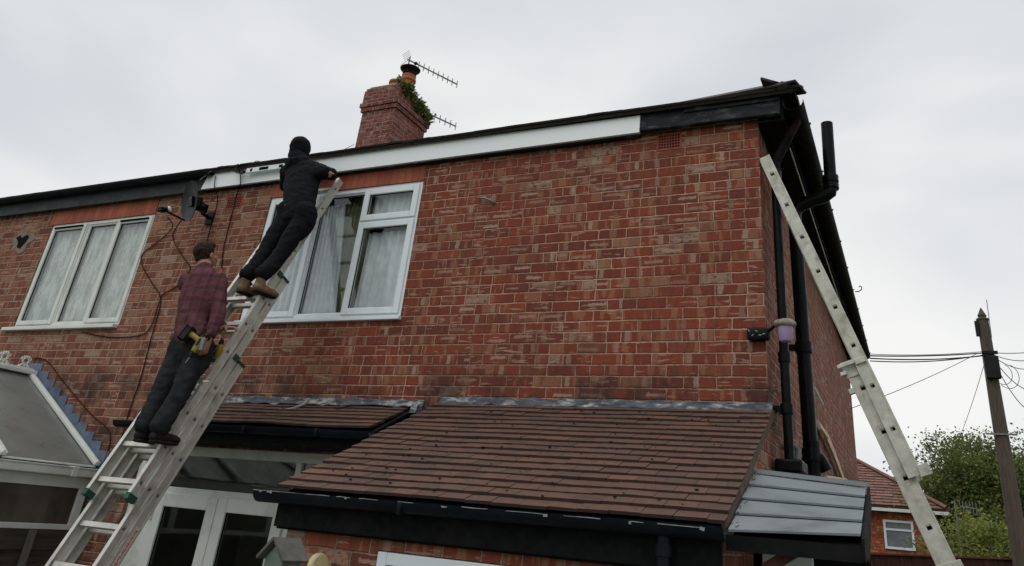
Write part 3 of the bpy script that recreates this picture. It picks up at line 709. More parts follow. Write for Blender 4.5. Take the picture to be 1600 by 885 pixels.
flashing('flashing', -2.64, .03, 2.578, 2.638, out)

por = thing('door_canopy', 'small brown-tiled canopy with black gutter above the patio doors', 'canopy', (-4.3, -.25, 2.2))
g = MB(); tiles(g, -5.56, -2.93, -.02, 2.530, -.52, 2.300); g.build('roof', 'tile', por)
g = MB(); g.slab([(-5.58, -.50, 2.285), (-2.86, -.50, 2.285), (-2.86, -.003, 2.52), (-5.58, -.003, 2.52)], .02); g.prism([(-.50, 2.17), (-.003, 2.17), (-.003, 2.55), (-.50, 2.30)], 0, -2.90, -2.86); g.prism([(-.50, 2.17), (-.003, 2.17), (-.003, 2.53), (-.50, 2.28)], 0, -5.58, -5.54)
g.box((-5.54, -.50, 2.165), (-2.90, -.003, 2.18)); g.box((-5.58, -.52, 2.16), (-2.86, -.501, 2.29)); g.build('frame', 'dark_timber', por)
g = MB(); half_gutter(g, (-5.66, -.578, 2.288), (-2.84, -.578, 2.278), .058, (0, 1, 0))
for x in (-5.2, -4.1, -3.35): g.box((x, -.642, 2.22), (x + .025, -.515, 2.285), bev=.008)
autosmooth(g.build('gutter', 'black_gutter', por))
fo = flashing('flashing', -5.02, -2.80, 2.548, 2.612, por, seedv=9)
g = MB(); g.prism([(-.0, 2.60), (-.10, 2.56), (-.12, 2.49), (-.0, 2.50)], 0, -2.86, -2.80); g.jitter(.01, 20); g.build('flashing_end', 'lead', fo)
# debris on the canopy
g = MB(); g.tube([(-3.991, -0.050, 2.586), (-4.001, -0.100, 2.539), (-4.056, -0.140, 2.499), (-4.124, -0.170, 2.476)], .012, 6); g.tube([(-4.190, -0.170, 2.475), (-4.094, -0.180, 2.454)], .016, 6)
tag(g.build('mortar_stick', 'cement', None), 'mortar-crusted stick lying on the small canopy roof', 'stick')

# ------------------------------------------------------------------ grey clad side porch
cp = thing('side_porch', 'lean-to porch roofed with grey overlapping boards beside the pipes', 'porch', (.35, -1.2, 0))
TL, TR, BL, BR = [Vector(v) for v in ((.030, -.80, 2.118), (.625, -.78, 2.078), (.052, -1.62, 1.792), (.628, -1.62, 1.818))]
nb = 4
for i in range(nb):
    a0, a1 = i / nb, (i + 1) / nb
    p = [TL.lerp(BL, a0), TR.lerp(BR, a0), TR.lerp(BR, a1), TL.lerp(BL, a1)]
    mb = MB(); c = [p[3] + Vector((0, 0, .012)), p[2] + Vector((0, 0, .012)), p[1] + Vector((0, 0, -.002)), p[0] + Vector((0, 0, -.002))]
    mb.slab([c[0], c[1], c[2], c[3]], .010); mb.build('roof_board', 'grey_clad', cp)
g = MB(); g.bar(TL + Vector((-.02, .0, .014)), TR + Vector((.015, 0, .014)), .022, .016, bev=.004); g.build('top_trim', 'grey_clad', cp)
g = MB(); g.slab([BL + Vector((.01, .01, -.035)), BR + Vector((.0, .01, -.035)), TR + Vector((0, 0, -.035)), TL + Vector((0, 0, -.035))], .02)
g.box((.04, -1.615, 1.715), (.64, -1.59, 1.782)); g.prism([(-1.635, 1.72), (-1.635, 1.81), (-.78, 2.085), (-.78, 1.98), (-1.30, 1.74)], 0, .632, .644)
g.box((.60, -1.58, 0), (.66, -1.50, 1.72)); g.box((.0, -.70, 0), (.60, -.68, 1.95)); g.build('frame', 'dark_timber', cp)
g = MB(); g.bar((0.188, -1.450, 1.649), (0.402, -1.450, 1.785), .07, .05); g.build('brace', 'red_wood', cp)
g = MB(); g.box((.08, -.90, 0), (.34, -.87, 1.86), bev=.004); g.build('door', 'upvc', cp)
g = MB(); 
for i in range(46):
    t = rng.random(); p = TL.lerp(BL, t) + Vector((rng.uniform(-.02, .03), rng.uniform(-.01, .02), rng.uniform(.0, .02))); d = Vector((rng.uniform(-1, 1), rng.uniform(-1, 1), rng.uniform(-.3, .5))).normalized() * rng.uniform(.01, .035)
    g.tube([p, p + d], .002, 4)
tag(g.build('leaf_litter', 'bark', None), 'twigs and dry leaf litter caught between tiles and grey boards', 'leaf litter', kind='stuff')

# ------------------------------------------------------------------ pipes on the side wall
def ring(mb, c, r, h, ax=None): mb.lathe(Vector(c) - Vector((0, 0, h / 2)), [(r * .8, 0), (r, 0), (r * 1.06, h * .2), (r, h * .45), (r * 1.06, h * .8), (r, h), (r * .8, h)], 18)
dp = thing('downpipe', 'narrow black rainwater downpipe nearest the house corner', 'downpipe', (.1, .14, 2.25))
g = MB(); g.tube([(.106, .13, 2.25), (.098, .13, 4.42), (.105, .13, 4.50)], .034, 16); autosmooth(g.build('pipe', 'black_plastic', dp))
g = MB(); g.tube([(.105, .13, 4.47), (.108, .13, 4.54), (.14, .12, 4.60), (.25, .10, 4.80), (.285, .10, 4.86), (.288, .10, 4.90)], .036, 14); autosmooth(g.build('swan_neck', 'rust_metal', dp))
for z in (4.43, 2.98, 2.62): g = MB(); ring(g, (.103, .13, z), .043, .07); autosmooth(g.build('collar', 'black_plastic', dp))
g = MB(); g.box((.0, .11, 2.60), (.07, .15, 2.64)); g.build('clip', 'black_plastic', dp)
sp = thing('soil_pipe', 'thick black soil pipe with vent pipe rising past the gutter', 'soil pipe', (.16, .9, 2.3))
g = MB(); g.tube([(.165, .9, 2.2), (.152, .9, 3.3), (.14, .9, 4.38)], .056, 20); autosmooth(g.build('pipe', 'black_plastic', sp))
g = MB(); g.tube([(.14, .9, 4.34), (.145, .9, 4.42), (.19, .9, 4.475), (.30, .9, 4.52), (.40, .9, 4.545), (.45, .9, 4.58), (.462, .9, 4.64), (.462, .9, 4.70)], .058, 18); autosmooth(g.build('offset_bend', 'black_plastic', sp))
g = MB(); g.tube([(.462, .9, 4.66), (.470, .9, 5.265)], .052, 20, cap=False)
g.tube([(.470, .9, 5.265), (.470, .9, 5.262)], [.052, .044], 20, cap=False); g.tube([(.47, .9, 5.262), (.465, .9, 4.9)], .044, 20, cap=False)
o = autosmooth(g.build('vent_pipe', 'black_plastic', sp))
for c_, r_, h_ in (((.463, .9, 4.70), .066, .07), ((.463, .9, 4.63), .064, .05), ((.155, .9, 3.225), .066, .09), ((.165, .9, 2.40), .070, .10)):
    g = MB(); ring(g, c_, r_, h_); autosmooth(g.build('collar', 'black_plastic', sp))
g = MB(); g.box((.0, .88, 3.20), (.11, .92, 3.25)); g.build('clip', 'black_plastic', sp)
g = MB(); g.tube([(.17, .9, 2.42), (.22, .92, 2.38), (.26, .94, 2.30)], .05, 14); g.tube([(.17, .9, 2.5), (.17, .9, 2.2)], .062, 16); autosmooth(g.build('boss', 'black_plastic', sp))
g = MB(); g.box((.02, .02, 2.20), (.20, .34, 2.285), bev=.015); tag(g.build('gully_hopper', 'black_plastic'), 'black box hopper at the foot of the narrow downpipe', 'hopper')
g = MB(); g.tube([(.0, .55, 2.42), (.09, .55, 2.42), (.115, .54, 2.40), (.105, .50, 2.30), (.10, .48, 2.2)], .024, 12)
tag(autosmooth(g.build('waste_pipe', 'wire_grey')), 'short bent grey waste pipe between the two black pipes', 'waste pipe')
g = MB(); g.tube([(.0, 3.0, 2.47), (.20, 1.6, 2.42)], .014, 8); g.tube([(0.050, 3.059, 2.419), (0.050, 5.672, 2.605)], .018, 8)
tag(g.build('overflow_pipe', 'pale_wood'), 'thin pale stick poking out low on the side wall', 'stick')
g = MB(); g.tube([(0.030, 2.764, 3.246), (0.080, 2.978, 3.117)], .01, 6); tag(g.build('casement_stay', 'upvc'), 'thin white rod beside the thick soil pipe', 'rod')
g = MB(); p = [Vector(v) for v in ((0.040, 2.806, 2.889), (0.050, 3.352, 2.861), (0.050, 3.975, 2.783), (0.050, 4.797, 2.642), (0.050, 5.309, 2.523))]
for a, b_ in zip(p, p[1:]): g.bar(a, b_, .03, .09, up=(0, 1, 0))
tag(g.build('timber_board', 'pale_wood'), 'curved pale timber board leaning on the side wall behind the soil pipe', 'board')

# lamp on bracket
lm = thing('wall_lamp', 'lilac cup-shaped lamp with fuzzy grey rim on a black wall bracket', 'lamp', (-0.047, -0.030, 3.113))
c = Vector((-0.047, -0.030, 3.109)); g = MB(); g.obox(c, (.078, .03, .042), None, .012); autosmooth(g.build('bracket', 'black_plastic', lm))
q = Vector((0.157, -0.150, 3.112))
g = MB(); g.tube([c + Vector((.06, -.01, .01)), c + Vector((.12, -.06, .04)), q + Vector((0, 0, .06))], .011, 8); autosmooth(g.build('arm', 'black_plastic', lm))
g = MB(); 
for i in range(5): a = Vector((-0.109, -0.062, 3.116)) + Vector((.026 * i, 0, rng.uniform(-.02, .02))); g.obox(a, (.009, .002, .003), Matrix.Rotation(rng.uniform(-1, 1), 3, 'Y'))
g.build('paint_specks', 'cement', lm)
g = MB(); g.lathe(q, [(.001, -.085), (.036, -.085), (.044, -.075), (.054, .02), (.054, .03), (.048, .03)], 20); autosmooth(g.build('shade', 'lilac', lm))
g = MB(); g.lathe(q + Vector((0, 0, .035)), [(.058, -.018), (.070, -.014), (.076, .0), (.072, .018), (.055, .028), (.001, .03)], 24); g.jitter(.006, 40); g.build('rim', 'fuzzy', lm, True)

# weeds in the corner by the lean-to verge
def leaf_cloud(mb, pts, n, size, spread, flat=0):
    for i in range(n):
        p = Vector(rng.choice(pts)); p = p + Vector((rng.gauss(0, spread), rng.gauss(0, spread), rng.gauss(0, spread)))
        a = Vector((rng.uniform(-1, 1), rng.uniform(-1, 1), rng.uniform(-.6, .9))).normalized(); b_ = a.orthogonal().normalized()
        b_ = (Matrix.Rotation(rng.uniform(0, 6.28), 3, a) @ b_); s_ = size * rng.uniform(.5, 1.3)
        mb.face([p, p + a * s_ * .5 + b_ * s_ * .28, p + a * s_, p + a * s_ * .5 - b_ * s_ * .28])
g = MB(); leaf_cloud(g, [(0.020, 0.216, 2.755), (0.020, 0.241, 2.635), (0.020, 0.098, 2.518), (0.030, 0.221, 2.588)], 140, .022, .018); tag(g.build('weed', 'moss'), 'small green weed growing at the end of the flashing', 'weed')
# chimney weeds
g = MB(); pts = []
for i in range(60):
    t = rng.random(); pts.append((CX1 + .03 + rng.uniform(-.08, .04), CY0 - .02 + (CY1 - CY0 + .08) * t, 8.86 - .50 * t ** 1.0 * .5 + rng.uniform(-.16, .05)))
leaf_cloud(g, pts, 2600, .075, .035); tag(g.build('chimney_weeds', 'moss'), 'green weeds growing over the top right edge of the chimney', 'weeds')

# ------------------------------------------------------------------ aerials
def yagi(name, base, tip_dir, Ln, label, mast=None, nel=9, el=.20, refl=True):
    t = thing(name, label, 'aerial', mast[0] if mast else base)
    d = Vector(tip_dir).normalized(); base = Vector(base); sidev = d.cross(Vector((0, 0, 1))).normalized(); upv = Vector((0, 0, 1))
    if mast: mb = MB(); mb.tube([Vector(mast[0]), Vector(mast[1])], .014, 8); mb.build('mast', 'steel', t)
    mb = MB(); mb.bar(base, base + d * Ln, .022, .022); mb.build('boom', 'steel', t)
    for i in range(nel):
        p = base + d * (Ln * (.22 + .77 * i / (nel - 1))); mb = MB(); mb.tube([p - upv * el * .5, p + upv * el * .5], .009, 6); mb.build('element', 'steel', t)
    mb = MB(); mb.obox(base + d * (Ln * .16), (.03, .03, .02)); mb.build('dipole_box', 'tool_black', t)
    if refl:
        mb = MB()
        for s_ in (-1, 1):
            for k in range(4): mb.tube([base + upv * (.03 + .03 * k) * s_ - d * .02 * k - sidev * .13, base + upv * (.03 + .03 * k) * s_ - d * .02 * k + sidev * .13], .004, 5)
        mb.build('reflector', 'steel', t)
ad = (cos(radians(66)), sin(radians(66)), 0)
yagi('tv_aerial', (PX_ - .16, PY_ + .05, 9.86), ad, 1.22, 'long TV aerial on a mast above the cowled chimney pot', ((PX_ - .16, PY_ + .1, 8.8), (PX_ - .15, PY_ + .1, 9.95)), 9, .17)
b0 = Vector((-7.376, 4.950, 8.959)); yagi('tv_aerial', b0, ad, 1.0, 'lower TV aerial sticking out behind the chimney weeds', ((b0.x - .03, b0.y, 7.6), (b0.x - .03, b0.y, b0.z + .05)), 7, .17, False)
g = MB(); p = Vector((-.35, 0, 0)); b0 = Vector((1.637, 15.445, 2.933))
yagi('tv_aerial', b0, (.5, .8, 0), .9, 'tiny TV aerial on the distant house in front of the tree', ((b0.x, b0.y, b0.z - .9), (b0.x, b0.y, b0.z + .1)), 6, .25, False)

# satellite dish
ds = thing('satellite_dish', 'charcoal satellite dish on a bracket above the man in plaid', 'satellite dish', (-6.048, 0.000, 4.534))
cc = Vector((-5.951, -0.330, 4.580)); nrm = Vector((-.30, -.93, -.21)).normalized()
sdv = Vector((0, 0, 1)).cross(nrm).normalized(); upd = nrm.cross(sdv); rot = Matrix((sdv, upd, nrm)).transposed()
g = MB(); g.lathe(cc, [(.001, -.035), (.08, -.030), (.16, -.014), (.222, .006), (.228, .010), (.222, .001), (.16, -.020), (.08, -.037), (.001, -.042)], 40, rot @ Matrix.Diagonal((.84, 1.0, 1)))
autosmooth(g.build('reflector', 'dish', ds), 50)
foot = Vector((-5.970, -0.010, 4.508)); g = MB(); g.obox(foot, (.05, .012, .07)); g.tube([foot, foot + Vector((-.02, -.10, .03)), Vector((-5.864, -0.220, 4.565)), cc - nrm * .05], .02, 10)
g.obox(Vector((-5.901, -0.200, 4.554)), (.03, .05, .045)); g.obox(cc - nrm * .06, (.04, .05, .06), rot); autosmooth(g.build('bracket', 'black_plastic', ds))
lo = cc + Vector((0, 0, -.22)); hd = Vector((-5.949, -0.620, 4.363)); g = MB(); g.tube([lo, hd + Vector((.03, 0, -.005))], .011, 8); g.build('feed_arm', 'black_plastic', ds)
g = MB(); g.obox(hd, (.035, .03, .025), None, .008); g.tube([hd + Vector((.02, .01, .01)), hd + Vector((.065, .03, .02))], .022, 12); nb_ = g.build('receiver', 'black_plastic', ds)
g = MB(); g.tube([hd + Vector((.062, .028, .019)), hd + Vector((.075, .034, .023))], .024, 14); g.build('receiver_cap', 'upvc', nb_)

# ------------------------------------------------------------------ cables on the wall
def cable(name, pts, r, mat, label, cat='cable'):
    P_ = [Vector(p) for p in pts]; out_ = []
    for i in range(len(P_) - 1):
        p0 = P_[max(0, i - 1)]; p1 = P_[i]; p2 = P_[i + 1]; p3 = P_[min(len(P_) - 1, i + 2)]
        for k in range(5):
            t = k / 5; out_.append(.5 * ((2 * p1) + (-p0 + p2) * t + (2 * p0 - 5 * p1 + 4 * p2 - p3) * t * t + (-p0 + 3 * p1 - 3 * p2 + p3) * t ** 3))
    out_.append(P_[-1]); mb = MB(); mb.tube(out_, r, 6); o = mb.build(name, mat, None, True); tag(o, label, cat); return o
cable('cable', [(-5.935, -0.100, 4.823), (-5.718, -0.015, 4.462), (-5.670, -0.012, 4.091), (-6.147, -0.030, 3.424)] if False else [(-5.969, -0.100, 4.992), (-5.937, -0.100, 4.854), (-5.926, -0.020, 4.731), (-5.917, -0.012, 4.427), (-5.910, -0.012, 4.106)], .0055, 'cable', 'dark cable dropping from the fascia past the dish bracket')
cable('cable', [(-5.635, -0.100, 5.057), (-5.551, -0.100, 4.868), (-5.653, -0.020, 4.798), (-5.648, -0.012, 4.495), (-5.630, -0.012, 4.161), (-5.574, -0.012, 3.907)], .0055, 'cable', 'dark cable running over the left airbrick')
cable('cable', [(-6.057, -0.450, 4.355), (-6.413, -0.100, 4.432), (-6.561, -0.020, 4.374), (-6.757, -0.012, 4.237), (-6.882, -0.012, 4.145), (-6.822, -0.012, 4.012), (-6.591, -0.012, 3.815), (-6.376, -0.012, 3.640), (-6.362, -0.012, 3.519), (-6.372, -0.012, 3.297), (-6.528, -0.012, 3.211), (-6.976, -0.012, 3.204), (-7.450, -0.012, 3.269)], .006, 'cable_brown', 'brown cable looping round the right edge of the net-curtained window')
cable('cable', [(-6.036, -0.300, 4.376), (-6.460, -0.020, 4.328), (-6.222, -0.012, 4.089), (-6.042, -0.012, 3.932), (-6.134, -0.012, 3.758), (-6.349, -0.012, 3.646), (-6.323, -0.012, 3.518), (-6.307, -0.012, 3.174), (-6.282, -0.012, 2.777), (-6.296, -0.012, 2.460), (-6.289, -0.012, 2.094), (-6.299, -0.012, 1.828), (-6.277, -0.012, 1.600)], .006, 'cable_brown', 'long brown cable falling from the dish to behind the ladder')
cable('cable', [(-8.253, -0.012, 2.961), (-7.917, -0.012, 2.966), (-7.451, -0.012, 2.717), (-6.881, -0.012, 2.415), (-6.534, -0.012, 2.267), (-6.437, -0.012, 2.148), (-6.429, -0.012, 1.998), (-6.437, -0.030, 1.819), (-6.391, -0.030, 1.620)], .006, 'cable_brown', 'brown cable slanting down beside the stepped lead')
cable('cable', [(-4.690, -0.270, 2.410), (-4.173, -0.300, 2.407), (-3.813, -0.300, 2.389), (-3.532, -0.100, 2.526), (-3.298, -0.060, 2.553), (-3.085, -0.060, 2.542)], .005, 'cable', 'thin black cable lying across the small canopy tiles')
cable('guy_wire', [(-6.075, -0.200, 4.903), (-6.062, -0.150, 4.987), (-5.981, -0.120, 5.080), (-5.858, -0.120, 5.090), (-5.668, -0.120, 5.044)], .005, 'wire_grey', 'grey wire from the dish up to the fascia end', 'wire')
cable('guy_wire', [(-5.492, -0.120, 5.000), (-5.408, -0.100, 5.110), (-5.260, -0.100, 5.053)], .004, 'wire_grey', 'bent grey wire over the spirit level', 'wire')
cable('guy_wire', [(-4.424, 0.000, 5.107), (-7.703, 3.860, 7.625)], .005, 'wire_grey', 'thin wire from the eaves to the foot of the chimney', 'wire')
g = MB(); a = Vector((-5.566, -0.160, 4.974)); g.obox(a, (.05, .03, .018), Matrix.Rotation(.25, 3, 'Y')); g.bar(a + Vector((-.03, 0, 0)), a + Vector((-.03, 0, .09)), .02, .02); g.bar(a + Vector((.01, 0, 0)), a + Vector((.12, -.02, -.03)), .03, .03)
tag(g.build('gutter_bracket', 'black_plastic'), 'loose black gutter bracket hanging at the end of the new fascia', 'bracket')
# spirit level
a = Vector((-5.465, -0.130, 4.977)); b_ = Vector((-4.895, -0.130, 5.010)); b_.z = a.z + .0
sl = thing('spirit_level', 'white spirit level with black windows lying on the new fascia', 'spirit level', a)
g = MB(); g.bar(a, b_, .05, .022, up=(0, 1, 0)) if False else g.box((a.x, -.145, a.z - .028), (b_.x + .25, -.118, a.z + .028), bev=.003); g.build('body', 'upvc', sl)
g = MB(); x = a.x
for o_, l_ in ((.06, .03), (.19, .13), (.47, .05)): g.box((x + o_, -.1475, a.z - .016), (x + o_ + l_, -.1455, a.z + .018))
g.build('vial_window', 'hole', sl)

# ------------------------------------------------------------------ ladders
def rail_mesh(x, thick, org, d, n, t0, t1, depth, holes, out_sign, fl=.028, hole=.022):
    """C-section rail: web plate (pierced at each rung) + two flanges. x = outer face. n points through the depth."""
    mb = MB(); org = Vector(org); d = Vector(d); n = Vector(n); X = Vector((1, 0, 0)) if not isinstance(out_sign, Vector) else out_sign
    return mb
def extension_section(parent, xin, wdir, org, d, n, t0, t1, off, depth, rung_t, width, mat, hole=.020, rr=.0125, tk=.004, fl=.03):
    """near rail's outer face passes through org; wdir = unit vector across the ladder to the far rail"""
    org = Vector(org) + n * off
    rot = Matrix((wdir, n, d)).transposed()
    for side in (0, 1):
        mb = MB(); xo = 0 if side == 0 else width; sg = 1 if side == 0 else -1
        def B(xa, xb, ya, yb, ta, tb):
            a = org + wdir * (xa + xb) / 2 + n * (ya + yb) / 2 + d * (ta + tb) / 2
            mb.obox(a, (abs(xb - xa) / 2, abs(yb - ya) / 2, abs(tb - ta) / 2), rot)
        cuts = sorted(t for t in rung_t if t0 + .03 < t < t1 - .03); prev = t0
        xw0, xw1 = xo, xo + sg * tk
        for t in cuts:
            B(xw0, xw1, tk, depth - tk, prev, t - hole / 2)
            B(xw0, xw1, tk, depth / 2 - hole / 2, t - hole / 2, t + hole / 2); B(xw0, xw1, depth / 2 + hole / 2, depth - tk, t - hole / 2, t + hole / 2)
            prev = t + hole / 2
        B(xw0, xw1, tk, depth - tk, prev, t1)
        B(xo, xo + sg * fl, 0, tk, t0, t1); B(xo, xo + sg * fl, depth - tk, depth, t0, t1)
        B(xo - sg * .0035, xo, 0, .012, t0, t1); B(xo - sg * .0035, xo, depth - .012, depth, t0, t1)
        mb.build('rail', mat, parent)
    for t in rung_t:
        if not t0 + .03 < t < t1 - .03: continue
        mb = MB(); h_ = hole / 2 + .003; inn = hole / 2 - .001
        c0 = org + n * depth / 2 + d * t
        for (ya, yb, ta, tb) in ((-h_, h_, inn, h_), (-h_, h_, -h_, -inn), (-h_, -inn, -inn, inn), (inn, h_, -inn, inn)):
            mb.obox(c0 + n * (ya + yb) / 2 + d * (ta + tb) / 2 + wdir * width / 2, (width / 2 - tk - .0005, abs(yb - ya) / 2, abs(tb - ta) / 2), rot)
        # ribbed tread wider than the spigot
        mb.obox(c0 + d * (.012) + wdir * width / 2, (width / 2 - tk - .001, .016, .004), rot)
        mb.obox(c0 - d * (.004) + wdir * width / 2 - n * .0, (.004, .011, .011), rot)
        mb.build('rung', mat, parent)
th = radians(66.3); D1 = Vector((0, cos(th), sin(th))); N1 = Vector((0, sin(th), -cos(th)))
lad = thing('extension_ladder', 'three-section aluminium ladder with green caps, both men standing on it', 'ladder', (-4.32, -2.2, 0))
XR = -4.10; WD = Vector((-1, 0, 0)); O1 = Vector((XR, -2.251, 0)); DEP = .072; STEP = .092; WID = .46
extension_section(lad, 0, WD, O1, D1, N1, 1.86, 5.165, 0, DEP, [3.918 + .279 * k for k in range(-8, 5)], WID, 'alu', hole=.028)
extension_section(lad, 0, WD, O1, D1, N1, .70, 3.93, STEP, DEP, [3.918 - .279 * k for k in range(1, 12)], WID, 'alu', hole=.028)
extension_section(lad, 0, WD, O1, D1, N1, 0.0, 3.09, STEP * 2, DEP, [3.918 - .279 * k for k in range(4, 14)], WID, 'alu', hole=.028)
def cap(t, off, l=.05, x=0, dep=DEP, mat='green'):
    mb = MB(); rot = Matrix((WD, N1, D1)).transposed(); mb.obox(O1 + WD * (x + (.012 if x == 0 else -.012)) + N1 * (off + dep / 2) + D1 * t, (.018, dep / 2 + .003, l / 2), rot, .004); mb.build('end_cap', mat, lad)
for x in (0, WID):
    cap(1.855, 0, .04, x); cap(3.925, STEP, .02, x); cap(3.085, STEP * 2, .02, x); cap(3.86, 0, .03, x) if False else None
    cap(3.03, STEP, .03, x) if False else None
mb = MB(); rot = Matrix((WD, N1, D1)).transposed()
for x in (-.006,):
    mb.obox(O1 + WD * x + N1 * (STEP * .45) + D1 * 3.915, (.006, .030, .022), rot)
mb.build('guide_bracket', 'green', lad); mb = MB(); mb.obox(O1 + WD * x + N1 * (STEP * 1.45) + D1 * 3.09, (.006, .030, .022), rot)
mb.build('guide_bracket', 'green', lad)
mb = MB(); mb.obox(O1 - WD * .0045 + N1 * (STEP * 2 + DEP / 2) + D1 * 1.60, (.001, .020, .14), rot); lb = mb.build('sticker', 'label', lad)
mb = MB()
for k in range(17):
    mb.obox(O1 - WD * .0062 + N1 * (STEP * 2 + DEP / 2 + .002 * (k % 3 - 1)) + D1 * (1.48 + .0145 * k), (.0004, (.006, .009, .004)[k % 3], .004), rot)
mb.build('sticker_print', 'red_ink', lb)

# right-hand ladder against the corner
th2 = math.atan2(3.1, 1.0); D2 = Vector((-cos(th2), 0, sin(th2))); N2 = Vector((sin(th2), 0, cos(th2)))   # N2 points away from wall (up/out)
ld2 = thing('extension_ladder', 'worn two-section aluminium ladder leaning on the right-hand corner', 'ladder', (1.5, .2, 0))
WD2 = Vector((0, 1, 0)); Y2 = .02
def line_pt(z, off=0): return None
hu = [V3 for V3 in (Vector((.092, 0, 4.391)), Vector((.774, 0, 2.498)))]
dU = (hu[0] - hu[1]).normalized(); nU = Vector((-dU.z, 0, dU.x)); nU = nU if nU.x < 0 else -nU
bU = hu[1] - dU * .30; oU = bU - nU * .044 + Vector((0, Y2, 0)); Lu = (hu[0] - bU).length + .17
stU = (hu[0] - hu[1]).length / 7
extension_section(ld2, 0, WD2, oU, dU, nU, 0, Lu, 0, .088, [.30 + stU * k for k in range(8)], .42, 'alu_worn', hole=.030)
hl0, hl1 = Vector((.615, 0, 2.759)), Vector((.92, 0, 1.932))
dL = (hl0 - hl1).normalized(); nL = Vector((-dL.z, 0, dL.x)); nL = nL if nL.x < 0 else -nL
oL = hl1 - nL * .058 + Vector((0, Y2 + .032, 0)); t_top = (hl0 - hl1).length + .17; stL = (hl0 - hl1).length / 3
extension_section(ld2, 0, WD2, oL, dL, nL, -hl1.z / dL.z + .02, t_top, 0, .116, [stL * k for k in range(-6, 4)], .37, 'alu_worn', hole=.032)
rot2 = Matrix((WD2, nU, dU)).transposed()
rotL = Matrix((WD2, nL, dL)).transposed()
def brk(c, h, r_=None, bev=.003, name='guide_bracket'): mb = MB(); mb.obox(c, h, r_ or rotL, bev); mb.build(name, 'alu_worn', ld2)
brk(oL + nL * .085 + dL * (t_top - .03) - WD2 * .004, (.005, .045, .055)); brk(oL + nL * .085 + dL * (t_top - .0) - WD2 * .036, (.012, .07, .012))
brk(oL - nL * .0 + dL * (t_top - .01) - WD2 * .045, (.012, .035, .018)); brk(oL + nL * .135 + dL * (t_top - .05) - WD2 * .02, (.02, .02, .012), name='bolt'); brk(oL + nL * .135 + dL * (t_top - .17), (.02, .018, .018), name='bolt')
brk(oU - nL * .022 + dU * .02 - WD2 * .004, (.006, .035, .035), rot2, name='latch'); brk(oL + nL * .06 + dL * (-.25) - WD2 * .004, (.006, .085, .05), name='latch')

# ------------------------------------------------------------------ people
def limb(bm, pts, radii, seg=16, side=(1, 0, 0)):
    """rounded elliptical loft: radii = list of (a, b); a along 'side', b across"""
    P_ = [Vector(p) for p in pts]; n = len(P_); rings = []
    R2 = [(r, r) if isinstance(r, (int, float)) else r for r in radii]
    path, rad = [], []
    t0 = (P_[0] - P_[1]).normalized(); t1 = (P_[-1] - P_[-2]).normalized()
    for k, (a, s_) in enumerate(((.97, .25), (.75, .66), (.4, .92))): path.append(P_[0] + t0 * min(R2[0]) * a); rad.append((R2[0][0] * s_, R2[0][1] * s_))
    for i in range(n):
        path.append(P_[i]); rad.append(R2[i])
        if i < n - 1:
            for k in (1, 2, 3):
                t = k / 4
                q0 = P_[max(0, i - 1)]; q1 = P_[i]; q2 = P_[i + 1]; q3 = P_[min(n - 1, i + 2)]
                path.append(.5 * ((2 * q1) + (-q0 + q2) * t + (2 * q0 - 5 * q1 + 4 * q2 - q3) * t * t + (-q0 + 3 * q1 - 3 * q2 + q3) * t ** 3))
                rad.append(tuple(R2[i][j] + (R2[i + 1][j] - R2[i][j]) * t for j in (0, 1)))
    for k, (a, s_) in enumerate(((.4, .92), (.75, .66), (.97, .25))): path.append(P_[-1] + t1 * min(R2[-1]) * a); rad.append((R2[-1][0] * s_, R2[-1][1] * s_))
    S = Vector(side)
    for i, p in enumerate(path):
        t = (path[min(i + 1, len(path) - 1)] - path[max(i - 1, 0)]).normalized()
        x = S - t * S.dot(t)
        if x.length < .1: x = t.orthogonal()
        x.normalize(); y = t.cross(x)
        rings.append([bm.verts.new(p + x * rad[i][0] * cos(2 * pi * k / seg) + y * rad[i][1] * sin(2 * pi * k / seg)) for k in range(seg)])
    for a, b_ in zip(rings, rings[1:]):
        for k in range(seg): bm.faces.new((a[k], a[(k + 1) % seg], b_[(k + 1) % seg], b_[k]))
    bm.faces.new(rings[0][::-1]); bm.faces.new(rings[-1])
def ball(bm, c, r, rot=None):
    r = (r, r, r) if isinstance(r, (int, float)) else r
    mt = Matrix.Translation(Vector(c)) @ (rot.to_4x4() if rot else Matrix.Identity(4)) @ Matrix.Diagonal((*r, 1))
    bmesh.ops.create_icosphere(bm, subdivisions=3, radius=1, matrix=mt)
def remeshed(bm, name, mat, parent, voxel=.009, smooth=3, wrinkle=0, wscale=9, wdir=(1, 1, 1), cuts=()):
    bmesh.ops.recalc_face_normals(bm, faces=bm.faces)
    me = bpy.data.meshes.new(name); bm.to_mesh(me); bm.free()
    o = bpy.data.objects.new(name, me); col.objects.link(o)
    md = o.modifiers.new('r', 'REMESH'); md.mode = 'VOXEL'; md.voxel_size = voxel; md.use_smooth_shade = True
    ms = o.modifiers.new('s', 'SMOOTH'); ms.iterations = smooth; ms.factor = .6
    dg = bpy.context.evaluated_depsgraph_get(); ev = o.evaluated_get(dg)
    me2 = bpy.data.meshes.new_from_object(ev); o.modifiers.clear(); o.data = me2; me2.name = name
    bpy.data.meshes.remove(me)
    if wrinkle:
        ns = [v.normal.copy() for v in me2.vertices]
        for v, nn in zip(me2.vertices, ns):
            q = Vector(tuple(a * b_ for a, b_ in zip(v.co, wdir))) * wscale
            q += noise.noise_vector(v.co * 5) * .8
            h = noise.noise(q) + .5 * noise.noise(q * 2.1) ; h = h if h > 0 else h * 1.3
            v.co += nn * h * wrinkle
    me2.materials.clear(); me2.materials.append(M[mat])
    for p in me2.polygons: p.use_smooth = True
    if parent: o.parent = parent
    return o
